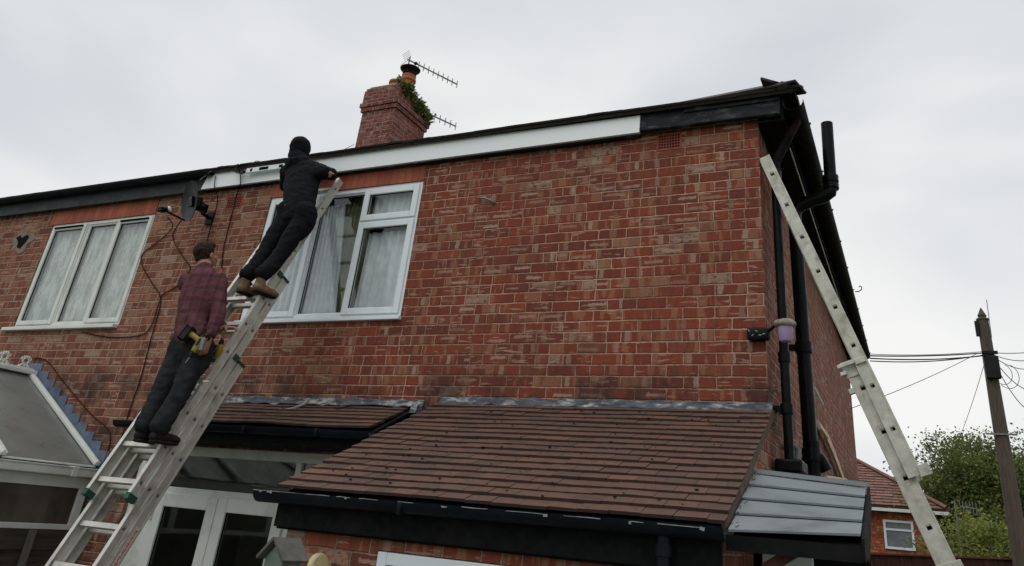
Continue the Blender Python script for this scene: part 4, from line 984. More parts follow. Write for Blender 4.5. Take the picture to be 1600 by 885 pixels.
def hand(bm, wrist, d, palm_n, curl=.9, sgn=1, s=1.0):
    """d: hand direction, palm_n: direction the palm faces"""
    d = Vector(d).normalized(); pn = Vector(palm_n); pn = (pn - d * pn.dot(d)).normalized(); sv = d.cross(pn) * sgn
    w0 = Vector(wrist); limb(bm, [w0, w0 + d * .045 * s, w0 + d * .085 * s], [(.027 * s, .018 * s), (.038 * s, .017 * s), (.040 * s, .014 * s)], 12, side=sv)
    for i, (o_, L_) in enumerate(((-.030, .068), (-.010, .078), (.010, .074), (.029, .058))):
        b0 = w0 + d * .088 * s + sv * o_ * s; q = [b0 - d * .02]; cur = d.copy(); p = b0
        q.append(p)
        for k, f_ in enumerate((.42, .32, .26)):
            p = p + cur * L_ * f_ * s; q.append(p); a = curl * (.8, .9, .6)[k]
            cur = (cur * cos(a) + pn * sin(a)).normalized()
        limb(bm, q, [.0092 * s, .0095 * s, .0090 * s, .0082 * s, .0070 * s], 8)
    t0 = w0 + d * .03 * s - sv * .028 * s; td = (d * .6 - sv * .75 + pn * .35).normalized()
    limb(bm, [t0, t0 + td * .035 * s, t0 + td * .055 * s + (d * .5 + pn * .6) * .022 * s], [.013 * s, .0105 * s, .0085 * s], 8)
def head(bm, c, face, up, s=1.0):
    f_ = Vector(face).normalized(); u_ = Vector(up); u_ = (u_ - f_ * u_.dot(f_)).normalized(); r_ = f_.cross(u_)
    rot = Matrix((r_, f_, u_)).transposed(); c = Vector(c)
    L_ = lambda x, y, z: c + (r_ * x + f_ * y + u_ * z) * s
    ball(bm, L_(0, -.012, .03), (.076 * s, .096 * s, .088 * s), rot); ball(bm, L_(0, .022, -.035), (.058 * s, .070 * s, .078 * s), rot); ball(bm, L_(0, .055, -.085), (.030 * s, .028 * s, .024 * s), rot)
    limb(bm, [L_(0, .088, .012), L_(0, .102, -.018), L_(0, .100, -.030)], [.009 * s, .013 * s, .014 * s], 8)
    for sg in (-1, 1):
        ball(bm, L_(.079 * sg, -.008, -.012), (.010 * s, .022 * s, .033 * s), rot); ball(bm, L_(.03 * sg, .078, .008), (.014 * s, .012 * s, .009 * s), rot)
        ball(bm, L_(.045 * sg, .056, -.03), (.022 * s, .02 * s, .02 * s), rot)
    ball(bm, L_(0, .084, .030), (.05 * s, .016 * s, .010 * s), rot); ball(bm, L_(0, .083, -.060), (.024 * s, .012 * s, .009 * s), rot)
    return rot, L_
V = Vector
def boot(bm, heel, toe_dir, s=1.0, h=.13):
    d = V(toe_dir); d.z = 0; d.normalize(); sd_ = V((0, 0, 1)).cross(d); hz = V(heel)
    limb(bm, [hz + V((0, 0, .035)), hz + d * .10 * s + V((0, 0, .038)), hz + d * .20 * s + V((0, 0, .034)), hz + d * .235 * s + V((0, 0, .032))], [(.036 * s, .038 * s), (.042 * s, .042 * s), (.046 * s, .036 * s), (.036 * s, .028 * s)], 14, side=sd_)
    limb(bm, [hz + d * .03 + V((0, 0, .04)), hz + d * .035 + V((0, 0, h))], [(.042 * s, .048 * s), (.044 * s, .050 * s)], 14, side=sd_)
def sole(parent, heel, toe_dir, mat='dark_leather', s=1.0):
    d = V(toe_dir); d.z = 0; d.normalize(); mb = MB(); limb(mb.bm, [V(heel) + d * .0 + V((0, 0, .006)), V(heel) + d * .12 * s + V((0, 0, .006)), V(heel) + d * .22 * s + V((0, 0, .008))], [(.040, .014), (.044, .014), (.040, .014)], 14, side=V((0, 0, 1)).cross(d)); mb.build('sole', mat, parent, True)

# --- man in black at the top of the ladder
def rung_pt(t, x, off=0): return O1 + D1 * t + N1 * (off + DEP / 2) + V((x - XR, 0, 0))
fr = rung_pt(3.918 - .279, 0)          # rung he stands on
sz = fr.z + .022
hl_ = V((-4.257, -0.850, 3.296)); hr_ = V((-4.080, -0.850, 3.289)); hl_.y = hr_.y = fr.y - .13; hl_.z = hr_.z = sz
ankL, ankR = hl_ + V((0, .03, .10)), hr_ + V((0, .03, .10))
hipL, hipR = V((-4.257, -0.570, 4.168)), V((-4.040, -0.570, 4.136))
kneeL, kneeR = V((-4.271, -0.700, 3.780)), V((-4.075, -0.700, 3.755))
pel = V((-4.138, -0.570, 4.183)); waist = V((-4.169, -0.550, 4.312)); chest = V((-4.277, -0.480, 4.582)); neck = V((-4.376, -0.450, 4.810)); hc = V((-4.464, -0.420, 4.965))
shL, shR = V((-4.520, -0.460, 4.716)), V((-4.056, -0.480, 4.640))
elL, elR = V((-4.663, -0.300, 4.633)), V((-4.039, -0.360, 4.679))
wrL, wrR = V((-4.725, -0.150, 4.854)), V((-4.481, -0.160, 4.924))
bm = bmesh.new(); rotH, LH_ = head(bm, hc, (-.25, 1, .0), (0, -.05, 1), .95)
limb(bm, [chest, neck, hc - V((0, .0, .06))], [(.09, .07), .055, .055]); limb(bm, [pel, waist, chest], [(.14, .10), (.12, .09), (.14, .10)])
for s_, e_, w_ in ((shL, elL, wrL), (shR, elR, wrR)): limb(bm, [s_, e_, w_], [.048, .038, .026])
for h_, k_, a_ in ((hipL, kneeL, ankL), (hipR, kneeR, ankR)): limb(bm, [h_, k_, a_], [.075, .052, .040])
hand(bm, wrL, (wrL - elL) + V((.1, .1, .1)), (0, 1, -.3), .25, 1); hand(bm, wrR, V((-.5, .6, .4)), (0, 1, -.3), .3, -1)
man1 = remeshed(bm, 'person', 'skin', None, .0065, 2); tag(man1, 'man in black hooded top, beanie and tan boots working at the fascia', 'person')
bm = bmesh.new(); limb(bm, [pel, waist, waist.lerp(chest, .5), chest, chest.lerp(neck, .55), neck], [(.168, .122), (.165, .118), (.178, .122), (.198, .128), (.172, .104), (.07, .075)], 20)
for s_, e_, w_ in ((shL, elL, wrL), (shR, elR, wrR)): limb(bm, [s_ + (chest - s_) * .3, s_, s_.lerp(e_, .5), e_, e_.lerp(w_, .5), w_], [.07, .074, .064, .057, .050, .040])
limb(bm, [neck + V((-.10, -.05, -.03)), neck + V((0, -.10, -.05)), neck + V((.10, -.05, -.03))], [(.045, .05), (.06, .055), (.045, .05)]); limb(bm, [neck + V((0, .0, -.05)), hc + V((0, -.03, -.07))], [(.10, .09), (.082, .085)])
jm = remeshed(bm, 'hooded_top', 'black_cloth', man1, .010, 3, .006, 15, (1, 1, 1.6))
bm = bmesh.new(); 
for h_, k_, a_ in ((hipL, kneeL, ankL), (hipR, kneeR, ankR)): limb(bm, [h_ + V((0, 0, .06)), h_ + V((0, 0, -.06)), h_.lerp(k_, .55), k_, k_.lerp(a_, .5), a_ + V((0, 0, .06))], [(.095, .118), (.098, .112), .088, .074, .070, (.064, .074)])
limb(bm, [pel + V((0, 0, -.04)), pel + V((0, .01, .08))], [(.150, .12), (.148, .114)])
remeshed(bm, 'trousers', 'black_trouser', man1, .010, 3, .006, 15, (.8, .8, 1.5))
bm = bmesh.new(); ball(bm, LH_(0, -.012, .042), (.100, .114, .100), rotH); limb(bm, [LH_(0, -.012, .02), LH_(0, -.008, -.05), LH_(0, -.01, -.12)], [(.100, .112), (.092, .104), (.085, .09)])
remeshed(bm, 'beanie', 'black_cloth', man1, .008, 2, .005, 16)
mb = MB(); mb.tube([waist + V((.162 * cos(a), -.004 + .122 * sin(a), -.075)) for a in [pi * 1.05 + pi * .9 * k / 12 for k in range(13)]], .0035, 6); mb.build('vest_hem', 'label', man1)
for hh in (hl_, hr_):
    bm = bmesh.new(); boot(bm, hh, (.02, 1, 0), .97, .16); bt = remeshed(bm, 'boot', 'tan_leather', man1, .008, 2, .004, 22); sole(bt, hh - V((0, 0, .004)), (.02, 1, 0), s=.97)

# --- man in plaid shirt lower down
fr2 = rung_pt(3.918 - 6 * .279, 0); sz2 = fr2.z + .020
h1 = V((-4.237, -1.460, 2.053)); h2 = V((-4.075, -1.460, 2.059)); h1.y = h2.y = fr2.y - .145; h1.z = h2.z = sz2
an1, an2 = h1 + V((0, .03, .09)), h2 + V((0, .03, .09))
hp1, hp2 = V((-4.345, -1.220, 2.763)), V((-4.168, -1.200, 2.756))
kn1, kn2 = V((-4.270, -1.350, 2.424)), V((-4.093, -1.330, 2.416))
pel2 = V((-4.275, -1.210, 2.805)); wa2 = V((-4.316, -1.200, 2.953)); ch2 = V((-4.389, -1.170, 3.240)); nk2 = V((-4.446, -1.140, 3.475)); hc2 = V((-4.495, -1.120, 3.605))
s1, s2 = V((-4.605, -1.160, 3.364)), V((-4.246, -1.150, 3.361))
e2, w2 = V((-4.110, -1.170, 3.070)), V((-4.044, -1.240, 2.866))
e1, w1 = V((-4.350, -1.000, 3.026)), V((-4.261, -0.930, 3.020))
bm = bmesh.new(); rotP, LP = head(bm, hc2, (.05, 1.0, .34), (-.05, -.3, 1), .93)
limb(bm, [ch2, nk2, hc2 - V((0, .02, .05))], [(.09, .07), .053, .053]); limb(bm, [pel2, wa2, ch2], [(.13, .09), (.12, .09), (.14, .10)])
limb(bm, [s1, e1, w1], [.046, .037, .026]); limb(bm, [s2, e2, w2], [.046, .037, .027])
for h_, k_, a_ in ((hp1, kn1, an1), (hp2, kn2, an2)): limb(bm, [h_, k_, a_], [.072, .050, .040])
hand(bm, w2, V((.05, -.15, -1)), V((-.9, -.4, 0)), .95, 1, 1.05); hand(bm, w1, V((1, .12, -.05)), V((0, .3, -1)), .55, 1, 1.05)
man2 = remeshed(bm, 'person', 'skin', None, .0060, 2); tag(man2, 'man in maroon plaid shirt and dark work trousers looking up, drill in hand', 'person')
bm = bmesh.new(); limb(bm, [pel2 + V((0, 0, .045)), pel2 + V((0, 0, .07)), wa2, wa2.lerp(ch2, .5), ch2, ch2.lerp(nk2, .6), nk2], [(.152, .125), (.150, .122), (.148, .116), (.160, .118), (.176, .122), (.150, .096), (.064, .064)], 20)
limb(bm, [ch2.lerp(s2, .5), s2, s2.lerp(e2, .5), e2, e2.lerp(w2, .5), w2 + V((0, 0, .02))], [.07, .078, .068, .060, .052, .040]); limb(bm, [ch2.lerp(s1, .5), s1, s1.lerp(e1, .5), e1, w1 + V((-.03, 0, .01))], [.07, .076, .064, .056, .040])
limb(bm, [nk2 + V((-.05, -.03, -.015)), nk2 + V((0, -.055, -.01)), nk2 + V((.05, -.03, -.015))], [.022, .024, .022])
remeshed(bm, 'plaid_shirt', 'plaid', man2, .010, 3, .006, 15, (1, 1, 1.3))
bm = bmesh.new()
for h_, k_, a_ in ((hp1, kn1, an1), (hp2, kn2, an2)): limb(bm, [h_ + V((0, 0, .05)), h_ + V((0, 0, -.08)), h_.lerp(k_, .55), k_, k_.lerp(a_, .5), a_ + V((0, 0, .015))], [(.090, .112), (.094, .108), .084, .073, .070, (.068, .078)])
limb(bm, [pel2 + V((0, 0, -.09)), pel2 + V((0, 0, .03))], [(.146, .116), (.142, .112)])
tr = remeshed(bm, 'trousers', 'work_trouser', man2, .010, 3, .006, 15, (.8, .8, 1.5))
mb = MB(); mb.obox((-4.005, -1.330, 2.784), (.018, .01, .05), None, .005); mb.build('tool_holster', 'steel', tr)
mb = MB(); mb.obox((-3.934, -1.330, 2.483), (.006, .004, .006)); mb.obox((-3.915, -1.280, 2.516), (.03, .004, .006)); mb.build('pocket_tab', 'label', tr)
# hair
bm = bmesh.new(); ball(bm, LP(0, -.026, .036), (.079, .091, .086), rotP); ball(bm, LP(0, -.05, -.01), (.070, .058, .066), rotP); ball(bm, LP(0, .02, .082), (.062, .060, .038), rotP)
for i in range(60):
    a = rng.uniform(0, 6.28); e = rng.uniform(.1, 1.4); p = LP(.078 * cos(a) * cos(e), -.026 + .088 * sin(a) * cos(e), .036 + .082 * sin(e)); ball(bm, p, rng.uniform(.006, .012))
remeshed(bm, 'hair', 'hair', man2, .006, 1, .006, 40)
for hh in (h1, h2):
    bm = bmesh.new(); boot(bm, hh, (.04, 1, 0), .86, .10); bt = remeshed(bm, 'boot', 'dark_leather', man2, .008, 2, .004, 22); sole(bt, hh - V((0, 0, .004)), (.04, 1, 0), s=.86)

# drills
def drill(name, c, fwd, up, label):
    c = V(c); f_ = V(fwd).normalized(); u_ = V(up); u_ = (u_ - f_ * u_.dot(f_)).normalized(); r_ = f_.cross(u_); rot = Matrix((r_, f_, u_)).transposed()
    L_ = lambda x, y, z: c + r_ * x + f_ * y + u_ * z
    t = thing(name, label, 'drill', c)
    mb = MB(); limb(mb.bm, [L_(0, -.07, 0), L_(0, .0, .002), L_(0, .045, 0)], [(.028, .032), (.030, .034), (.024, .026)], 14, side=r_); limb(mb.bm, [L_(0, -.035, -.02), L_(0, -.045, -.07), L_(0, -.05, -.115)], [(.017, .022), (.016, .020), (.019, .024)], 12, side=r_); mb.build('body', 'yellow', t, True)
    mb = MB(); limb(mb.bm, [L_(0, .05, 0), L_(0, .085, 0)], [.023, .017], 14); mb.build('chuck', 'tool_black', t, True); mb = MB(); mb.obox(L_(0, -.078, 0), (.027, .012, .028), rot, .006); mb.build('motor_cap', 'tool_black', t)
    mb = MB(); mb.obox(L_(0, -.04, -.145), (.034, .052, .026), rot, .008); mb.build('battery', 'tool_black', t)
    mb = MB(); mb.tube([L_(0, .09, 0), L_(0, .15, 0)], .0035, 6); mb.build('drill_bit', 'steel', t)
    mb = MB(); mb.obox(L_(.0305, -.02, .002), (.002, .03, .010), rot); mb.obox(L_(-.0305, -.02, .002), (.002, .03, .010), rot); mb.build('grip_panel', 'tool_black', t)
drill('cordless_drill', w2 + V((-.01, -.08, -.09)), (-.25, -.25, -.9), (.85, .3, -.1), 'yellow and black cordless drill in the hand of the man in plaid')
drill('cordless_drill', V((-4.137, -1.040, 2.797)), (.25, -.2, .95), (.9, -.3, -.2), 'yellow and black cordless drill resting on the ladder by his hip')

# ------------------------------------------------------------------ conservatory
cons = thing('conservatory', 'white-framed conservatory with smoked roof panels and crested ridge', 'conservatory', (-8, -1.5, 0))
EXc, EZc, RXc, RZc = -6.50, 1.915, -8.03, 2.79; YF = -3.4; YH = -2.35
rise = RZc - EZc; run = EXc - RXc
g = MB(); g.slab([(EXc, YF, EZc), (EXc, -.05, EZc), (RXc, -.05, RZc), (RXc, YH, RZc)], .025); g.slab([(2 * RXc - EXc, -.05, EZc), (2 * RXc - EXc, YF, EZc), (RXc, YH, RZc), (RXc, -.05, RZc)], .025)
g.face([(EXc, YF, EZc), (RXc, YH, RZc), (2 * RXc - EXc, YF, EZc)]); g.build('roof_panel', 'poly', cons)
def glaz(p0, p1, w_=.06): mb = MB(); mb.bar(V(p0), V(p1), w_, .035, up=(-.5, 0, .86), bev=.006); mb.bar(V(p0) + V((0, 0, .022)), V(p1) + V((0, 0, .022)), w_ * .35, .012, up=(-.5, 0, .86)); mb.build('glazing_bar', 'upvc_old', cons)
for y in (-.045, -.97, -1.7): glaz((EXc + .03, y, EZc + .015), (RXc + .03, y, RZc + .005))
glaz((EXc, YF, EZc + .02), (RXc, YH, RZc + .01))
for y in (-.045, -.97, -1.7): glaz((2 * RXc - EXc, y, EZc + .02), (RXc, y, RZc + .01))
glaz((2 * RXc - EXc, YF, EZc + .02), (RXc, YH, RZc + .01)); 
for x in (-7.3, -8.03, -8.8): glaz((x, YF, EZc + .02), (RXc + (x - RXc) * .05, YH, RZc + .01))
g = MB(); g.box((RXc - .07, YH - .05, RZc + .0), (RXc + .07, -.0, RZc + .045), bev=.008); g.box((RXc - .03, YH - .05, RZc + .047), (RXc + .03, -.03, RZc + .065), bev=.004)
rg = g.build('ridge', 'upvc_old', cons)
g = MB(); y = -.14
while y > YH:
    c = V((RXc, y, RZc + .135))
    ringp = [c + V((0, .034 * cos(a), .034 * sin(a))) for a in [2 * pi * k / 16 for k in range(17)]]; g.tube(ringp, .011, 8)
    for sg in (-1, 1):
        g.tube([c + V((0, sg * .075, -.075)), c + V((0, sg * .045, -.06)), c + V((0, sg * .022, -.035))], [.012, .013, .012], 8)
        g.tube([c + V((0, sg * .035, .0)), c + V((0, sg * .055, .018)), c + V((0, sg * .045, .035))], .008, 6)
        g.tube([c + V((0, sg * .02, .03)), c + V((0, sg * .028, .052))], .009, 6)
    g.tube([c + V((0, 0, .03)), c + V((0, 0, .055))], .010, 8); g.tube([c + V((0, 0, -.08)), c + V((0, 0, -.03))], .012, 8)
    y -= .235
g.build('cresting', 'upvc_old', rg, True)
g = MB(); g.box((EXc + .01, YF, 1.80), (EXc + .085, -.0, 1.875), bev=.012); g.box((EXc + .0, YF, 1.872), (EXc + .092, 0, 1.885), bev=.003); g.box((EXc - .0, -.32, 1.795), (EXc + .095, -.26, 1.89), bev=.006)
g.build('gutter', 'upvc_old', cons)
g = MB(); g.tube([(EXc - .0, -.96, EZc - .01), (EXc + .0, -.04, EZc - .01)], .010, 6); g.build('panel_end_trim', 'upvc_old', cons)
g = MB()
for x_ in (EXc - .05, 2 * RXc - EXc):
    g.box((x_, YF, 1.70), (x_ + .05, -.03, 1.80), bev=.004); g.box((x_, YF, 1.33), (x_ + .05, -.03, 1.385), bev=.004)
    for y in (-.12, -1.02, -1.75, -2.5, YF): g.box((x_ + .001, y, .6), (x_ + .051, y + .08, 1.70), bev=.004)
g.box((2 * RXc - EXc, YF, 1.70), (EXc, YF + .05, 1.80)); g.box((2 * RXc - EXc, YF, 1.33), (EXc, YF + .05, 1.385))
for x in (-9.5, -8.8, -8.1, -7.4, -6.7): g.box((x, YF, .6), (x + .07, YF + .052, 1.7))
g.build('frame', 'upvc_old', cons)
g = MB(); g.box((EXc - .03, YF + .05, .6), (EXc - .022, -.04, 1.70)); g.box((2 * RXc - EXc + .02, YF + .05, .6), (2 * RXc - EXc + .028, -.04, 1.7)); g.box((2 * RXc - EXc + .02, YF + .02, .6), (EXc - .02, YF + .028, 1.7)); g.build('window_glass', 'brown_glass', cons)
g = MB(); g.box((EXc - .10, YF, 0), (EXc, -.03, .598)); g.box((2 * RXc - EXc, YF, 0), (2 * RXc - EXc + .1, -.03, .598)); g.box((2 * RXc - EXc + .1, YF, 0), (EXc - .1, YF + .1, .598)); g.build('dwarf_wall', 'brick_dark', cons)
# stepped lead
g = MB(); z = 1.885; i = 0
while z < 2.86:
    xs = EXc + .02 - (z - EZc) / rise * run; xe = xs + .17
    zt = z + .08625
    g.prism([(xs - .20, z - .015), (xe - .02, z - .015), (xe, z + .004), (xe, zt + .002), (xs - .24, zt + .002)], 1, -.010 - .003 * (i % 2), -.002); z += .08625; i += 1
g.build('stepped_flashing', 'lead_blue', cons)

# ------------------------------------------------------------------ fence by the conservatory
fn = thing('wooden_fence', 'dark weathered board fence below the conservatory window', 'fence', (-6.35, -1.5, 0))
g = MB()
for i in range(9):
    z = .02 + i * .145; g.prism([(-6.385 + .0, z), (-6.36, z), (-6.372, z + .165), (-6.385, z + .165)], 1, -3.6, -.05) if False else g.slab([(-6.375, -3.6, z), (-6.375, -.12, z + .004 * (i % 2)), (-6.392, -.12, z + .165), (-6.392, -3.6, z + .165)], .012)
g.jitter(.004, 3); g.build('boards', 'fence', fn)
for y in (-.58, -1.9, -3.2): mb = MB(); mb.box((-6.36, y, 0), (-6.33, y + .055, 1.34)); mb.build('post', 'grey_wood', fn)

# ------------------------------------------------------------------ bird house and cream reel near the bottom edge
bh = thing('bird_table', 'small grey wooden bird house with a pitched roof on a post', 'bird house', (-1.93, -2.3, 0))
c = V((-2.023, -2.300, 1.579)); 
ax_ = Matrix.Rotation(radians(-14), 3, 'Z')
def bp(x, y, z): return c + ax_ @ V((x, y, 0)) + V((0, 0, z))
g = MB()
for sg in (-1, 1): 
    p = [bp(0, 0, 0), bp(0, .15, 0), bp(sg * .105, .15, -.092), bp(sg * .105, 0, -.092)]
    g.slab(p if sg > 0 else p[::-1], .014)
g.build('roof', 'grey_wood', bh)
g = MB(); A = [bp(-.075, .03, -.085), bp(0, .03, -.018), bp(.075, .03, -.085), bp(.075, .03, -.19), bp(-.075, .03, -.19)]; Bk = [p + ax_ @ V((0, .10, 0)) for p in A]
va = [g.bm.verts.new(p) for p in A]; vb = [g.bm.verts.new(p) for p in Bk]; g.bm.faces.new(va); g.bm.faces.new(vb[::-1])
for i in range(5): g.bm.faces.new((va[i], vb[i], vb[(i + 1) % 5], va[(i + 1) % 5]))
g.build('box', 'green_paint', bh)
g = MB(); g.bar(bp(0, .08, -.19), V((bp(0, .08, 0).x, bp(0, .08, 0).y, 0)), .05, .05); g.build('post', 'grey_wood', bh)
rc = V((-2.288, -1.600, 1.437)); g = MB(); rr = Matrix.Rotation(radians(78), 3, 'Z') @ Matrix.Rotation(radians(90), 3, 'X')
g.lathe(rc, [(.001, -.022), (.055, -.022), (.064, -.014), (.066, 0), (.064, .014), (.055, .022), (.001, .022)], 28, rr); 
g.box((rc.x - .015, rc.y, rc.z - .02), (rc.x + .015, -1.5, rc.z + .02))
tag(autosmooth(g.build('clothes_line_reel', 'cream'), 40), 'round cream plastic reel on the wall below the black gutter', 'reel')

# ------------------------------------------------------------------ background on the right
far = thing('distant_house', 'orange-red brick house with hipped tile roof beyond the fence', 'house', (-1.5, 21, 0))
HY = 19.0
g = MB(); g.box((-6, HY, 0), (1.30, HY + 7, 2.96)); g.build('wall', 'far_brick', far)
g = MB(); hxr, hzr, hxe = -1.6, 4.85, 1.55
g.slab([(-6, HY - .25, 2.98), (hxe, HY - .25, 2.98), (hxr, HY + 3.4, hzr), (-6, HY + 3.4, hzr)], .06)
g.slab([(hxe, HY - .25, 2.98), (hxe, HY + 7.2, 2.98), (hxr, HY + 3.5, hzr), (hxr, HY + 3.4, hzr)], .06)
rf = g.build('roof', 'far_tile', far)
g = MB(); n = 22
for i in range(n):
    t = (i + .5) / n; yy = HY - .25 + 3.65 * t; zz = 2.98 + (hzr - 2.98) * t; xe = hxe + (hxr - hxe) * t; x = -6 + rng.uniform(0, .1)
    while x < xe - .05:
        b_ = min(x + .22, xe); g.obox(((x + b_) / 2, yy, zz + .025 + rng.uniform(-.004, .008)), ((b_ - x) / 2 - .003, .10, .012), Matrix.Rotation(math.atan2(hzr - 2.98, 3.65) - .12, 3, 'X')); x += .22
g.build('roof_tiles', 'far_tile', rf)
g = MB(); g.tube([(hxe + .0, HY - .28, 3.04), (hxr, HY + 3.4, hzr + .06)], .06, 8); g.build('hip_tiles', 'far_tile', rf)
g = MB(); g.box((-6, HY - .34, 2.86), (hxe + .05, HY - .27, 2.94)); g.build('gutter', 'upvc_old', far)
g = MB(); frame(g, -.06, .69, 1.94, 2.66, .06, HY - .05, HY); g.box((0, HY - .05, 2.40), (.63, HY, 2.45)); fw = g.build('window', 'upvc', far)
g = MB(); g.box((0, HY - .02, 2.0), (.63, HY - .014, 2.60)); g.build('pane', mottled('reflecting_grey_glass', (.16, .18, .20), .3, 3, .15, bump=0), fw)
g = MB(); frame(g, -1.4, -.52, 1.5, 2.35, .07, HY - .05, HY); g.build('window', 'upvc', far)
bf = thing('garden_fence', 'long dark red-brown fence across the foot of the distant house', 'fence', (3, 12, 0))
g = MB(); x = -1.2; i = 0
while x < 9:
    g.box((x, 12 + .012 * (i % 2), .0), (x + .12, 12.02 + .012 * (i % 2), 1.80 + (x - .385) * .052 + rng.uniform(-.012, .012))); x += .118; i += 1
g.build('boards', mottled('red_brown_fence', (.055, .026, .02), .4, 6, .9, bump=.3, stretch=(5, 1, .6)), bf)
g = MB(); g.slab([(-1.2, 11.97, 1.81 - .08), (9, 11.97, 1.81 + .45), (9, 12.07, 1.81 + .45), (-1.2, 12.07, 1.81 - .08)], .03); g.build('capping', 'red_wood', bf)

# telegraph pole
pt = V((2.464, 11.814, 6.378)); pole = thing('telegraph_pole', 'tall dark timber telegraph pole with finial and cable boxes', 'pole', (pt.x, pt.y, 0))
g = MB(); g.tube([(pt.x, pt.y, -.0), (pt.x, pt.y, pt.z - .12)], [.17, .105], 14); autosmooth(g.build('shaft', 'pole_wood', pole))
g = MB(); g.lathe((pt.x, pt.y, pt.z - .12), [(.12, 0), (.12, .03), (.07, .06), (.085, .10), (.06, .15), (.015, .25), (.001, .27)], 14); autosmooth(g.build('finial', 'pole_wood', pole))
g = MB(); g.obox((pt.x + .02, pt.y - .16, pt.z - 1.10), (.13, .07, .22), None, .02); g.build('junction_box', 'tool_black', pole); g = MB(); g.obox((pt.x - .13, pt.y - .05, pt.z - .30), (.03, .05, .15)); g.build('junction_box', 'tool_black', pole); g = MB(); g.obox((pt.x + .02, pt.y - .12, pt.z - .80), (.14, .03, .03)); g.build('cable_clamp', 'tool_black', pole)
g = MB(); g.obox((pt.x, pt.y - .13, pt.z - 2.35), (.26, .02, .015)); 
for s_ in (-1, 1): g.tube([(pt.x + s_ * .25, pt.y - .13, pt.z - 2.35), (pt.x + s_ * .27, pt.y - .13, pt.z - 2.28)], .012, 6)
g.build('step_bracket', 'steel', pole)
g = MB(); g.tube([(pt.x + .10, pt.y - .1, pt.z - .5), (pt.x + .12, pt.y - .1, pt.z + .28)], .008, 5); g.build('spike', 'steel', pole)
att = V((pt.x, pt.y - .12, pt.z - .80))
def span(name, a, b_, sag, r, label, grp='cables strung from the telegraph pole'):
    a = V(a); b_ = V(b_); mb = MB(); mb.tube([a.lerp(b_, k / 16) - V((0, 0, sag * 4 * (k / 16) * (1 - k / 16))) for k in range(17)], r, 5); o = mb.build(name, 'cable', None); tag(o, label, 'cable', grp); return o
ee = V((.36, 8.98, 4.93))
span('overhead_cable', att, ee, .03, .012, 'uppermost overhead cable from the pole to the dark eaves')
span('overhead_cable', att + V((0, 0, -.05)), ee + V((0, .02, -.04)), .05, .012, 'second overhead cable down from the pole to the dark eaves')
span('overhead_cable', att + V((0, 0, -.03)), ee + V((0, .0, -.09)), .07, .010, 'lowest cable of the bundle reaching the dark eaves')
span('overhead_cable', att + V((0, 0, .03)), ee + V((0, .0, .03)), .04, .006, 'thin sagging line above the bundle at the dark eaves')
span('overhead_cable', V((2.302, 12.009, 5.638)), V((-0.036, 8.400, 3.914)), .05, .006, 'single thin wire dropping steeply left behind the ladder')
span('overhead_cable', V((2.373, 12.056, 5.390)), V((2.021, 18.284, 4.683)), .05, .006, 'single thin wire falling steeply into the treetop')
for k, (px_, lab) in enumerate(((V((3.834, 13.783, 6.119)), 'topmost line leaving the pole towards the right edge'), (V((3.821, 13.806, 6.027)), 'second line leaving the pole towards the right edge'), (V((3.806, 13.831, 5.922)), 'third line leaving the pole towards the right edge'),
                         (V((3.446, 12.002, 5.034)), 'drooping line leaving the pole towards the right edge'), (V((3.238, 11.115, 4.411)), 'steepest line leaving the pole towards the right edge'))):
    span('overhead_cable', att + V((.05, 0, -.03 * k)), px_, .05 + .1 * k, .008, lab)
g = MB()
for k in range(2):
    c = V((2.667, 11.865, 5.188)) + V((.08 * k, 0, -.04 * k)); r = .16 + .03 * k; g.tube([c + V((r * cos(a), 0, r * 1.25 * sin(a))) for a in [-2.4 + 3.6 * j / 14 for j in range(15)]], .006, 5)
g.build('cable_loops', 'cable', pole)

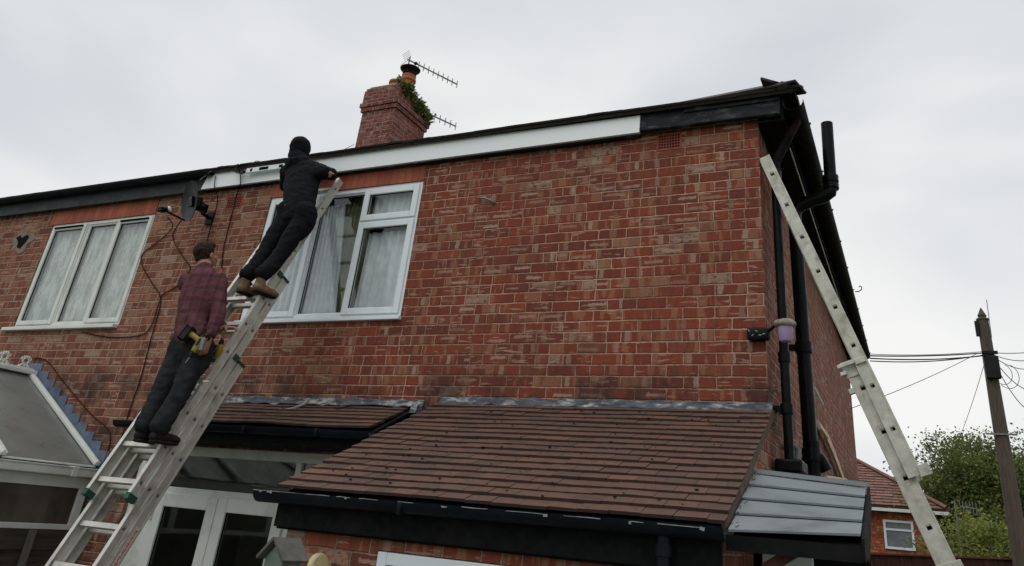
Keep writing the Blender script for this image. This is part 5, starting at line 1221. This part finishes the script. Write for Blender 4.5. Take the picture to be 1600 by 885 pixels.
# trees
def tree(name, base, top, crown_r, label, leafmat, nb_=9, nleaf=9000, lsize=.13, seed=3, zc=None, group=None):
    R = random.Random(seed); t = thing(name, label, 'tree', base, group); base = V(base); H = top - base.z
    mb = MB(); tips = []
    mb.tube([base, base + V((.05, 0, H * .25)), base + V((-.05, .05, H * .5)), base + V((.05, 0, H * .8))], [.17, .13, .09, .03], 10)
    mb.build('trunk', 'bark', t, True); mb = MB()
    for i in range(nb_):
        z0_ = H * R.uniform(.22, .7); a = i * 2.399 + R.uniform(-.3, .3); L_ = crown_r * R.uniform(.65, 1.05) * (1 - .35 * (z0_ / H))
        p0 = base + V((0, 0, z0_)); p1 = p0 + V((cos(a) * L_ * .5, sin(a) * L_ * .5, L_ * .35)); p2 = p0 + V((cos(a) * L_, sin(a) * L_, L_ * R.uniform(.45, .9)))
        mb.tube([p0, p1, p2], [.055, .035, .012], 6)
        for j in range(7):
            q = p0.lerp(p2, R.uniform(.35, 1)) + V((0, 0, .05)); d = V((R.gauss(0, 1), R.gauss(0, 1), R.gauss(.4, .8))).normalized() * crown_r * R.uniform(.2, .5)
            mb.tube([q, q + d * .6, q + d], [.016, .01, .004], 4); tips += [q + d, q + d * .75, q + d * .5]
    tips += [base + V((R.gauss(0, .42 * crown_r), R.gauss(0, .42 * crown_r), H * (1.0 - abs(R.gauss(0, .16))))) for _ in range(60)]
    mb.build('branches', 'bark', t, True); mb = MB()
    for i in range(nleaf):
        c = tips[i % len(tips)]; s_ = crown_r * .105; p = c + V((R.gauss(0, s_), R.gauss(0, s_), R.gauss(0, s_ * .8)))
        a = V((R.uniform(-1, 1), R.uniform(-1, 1), R.uniform(-.8, .5))).normalized(); b_ = (Matrix.Rotation(R.uniform(0, 6.28), 3, a) @ a.orthogonal()).normalized(); l = lsize * R.uniform(.5, 1.2)
        mb.face([p, p + a * l * .5 + b_ * l * .3, p + a * l, p + a * l * .5 - b_ * l * .3])
    mb.build('crown', leafmat, t)
tc_ = V((2.335, 21.417, 3.131)); tree('tree', (tc_.x, tc_.y, 0), (2.573, 21.218, 5.187)[2], 2.1, 'tall bushy tree turning autumn green-yellow behind the telegraph pole', 'leaf', 21, 46000, .105, 5)
tc_ = V((1.379, 20.487, 1.878)); tree('tree', (tc_.x, tc_.y, 0), (1.561, 20.382, 4.043)[2], 1.3, 'slimmer darker tree beside the distant house and worn ladder', 'leaf', 9, 9000, .10, 9)
tc_ = V((2.246, 16.448, 1.550)); tree('tree', (tc_.x, tc_.y, 0), (2.283, 16.425, 2.725)[2], 1.3, 'low bright yellow-green shrub at the foot of the pole', 'leaf_bright', 10, 10000, .095, 12)
tc_ = V((3.803, 22.338, 1.936)); tree('tree', (tc_.x, tc_.y, 0), (4.231, 22.134, 4.690)[2], 2.2, 'bushy tree cut by the right edge of the picture', 'leaf', 12, 14000, .12, 15)

GR = {'grey_curtain': 'pale grey curtains in the window beside the ladder', 'tv_aerial': 'TV aerials', 'cordless_drill': 'cordless drills of the man in plaid', 'cable': 'cables on the brick wall',
      'guy_wire': 'thin wires at the eaves', 'extension_ladder': 'aluminium extension ladders', 'tree': 'trees behind the telegraph pole', 'person': 'men working on the ladder'}
for o in bpy.data.objects:
    k = o.name.split('.')[0]
    if o.parent is None and 'label' in o and k in GR: o['group'] = GR[k]
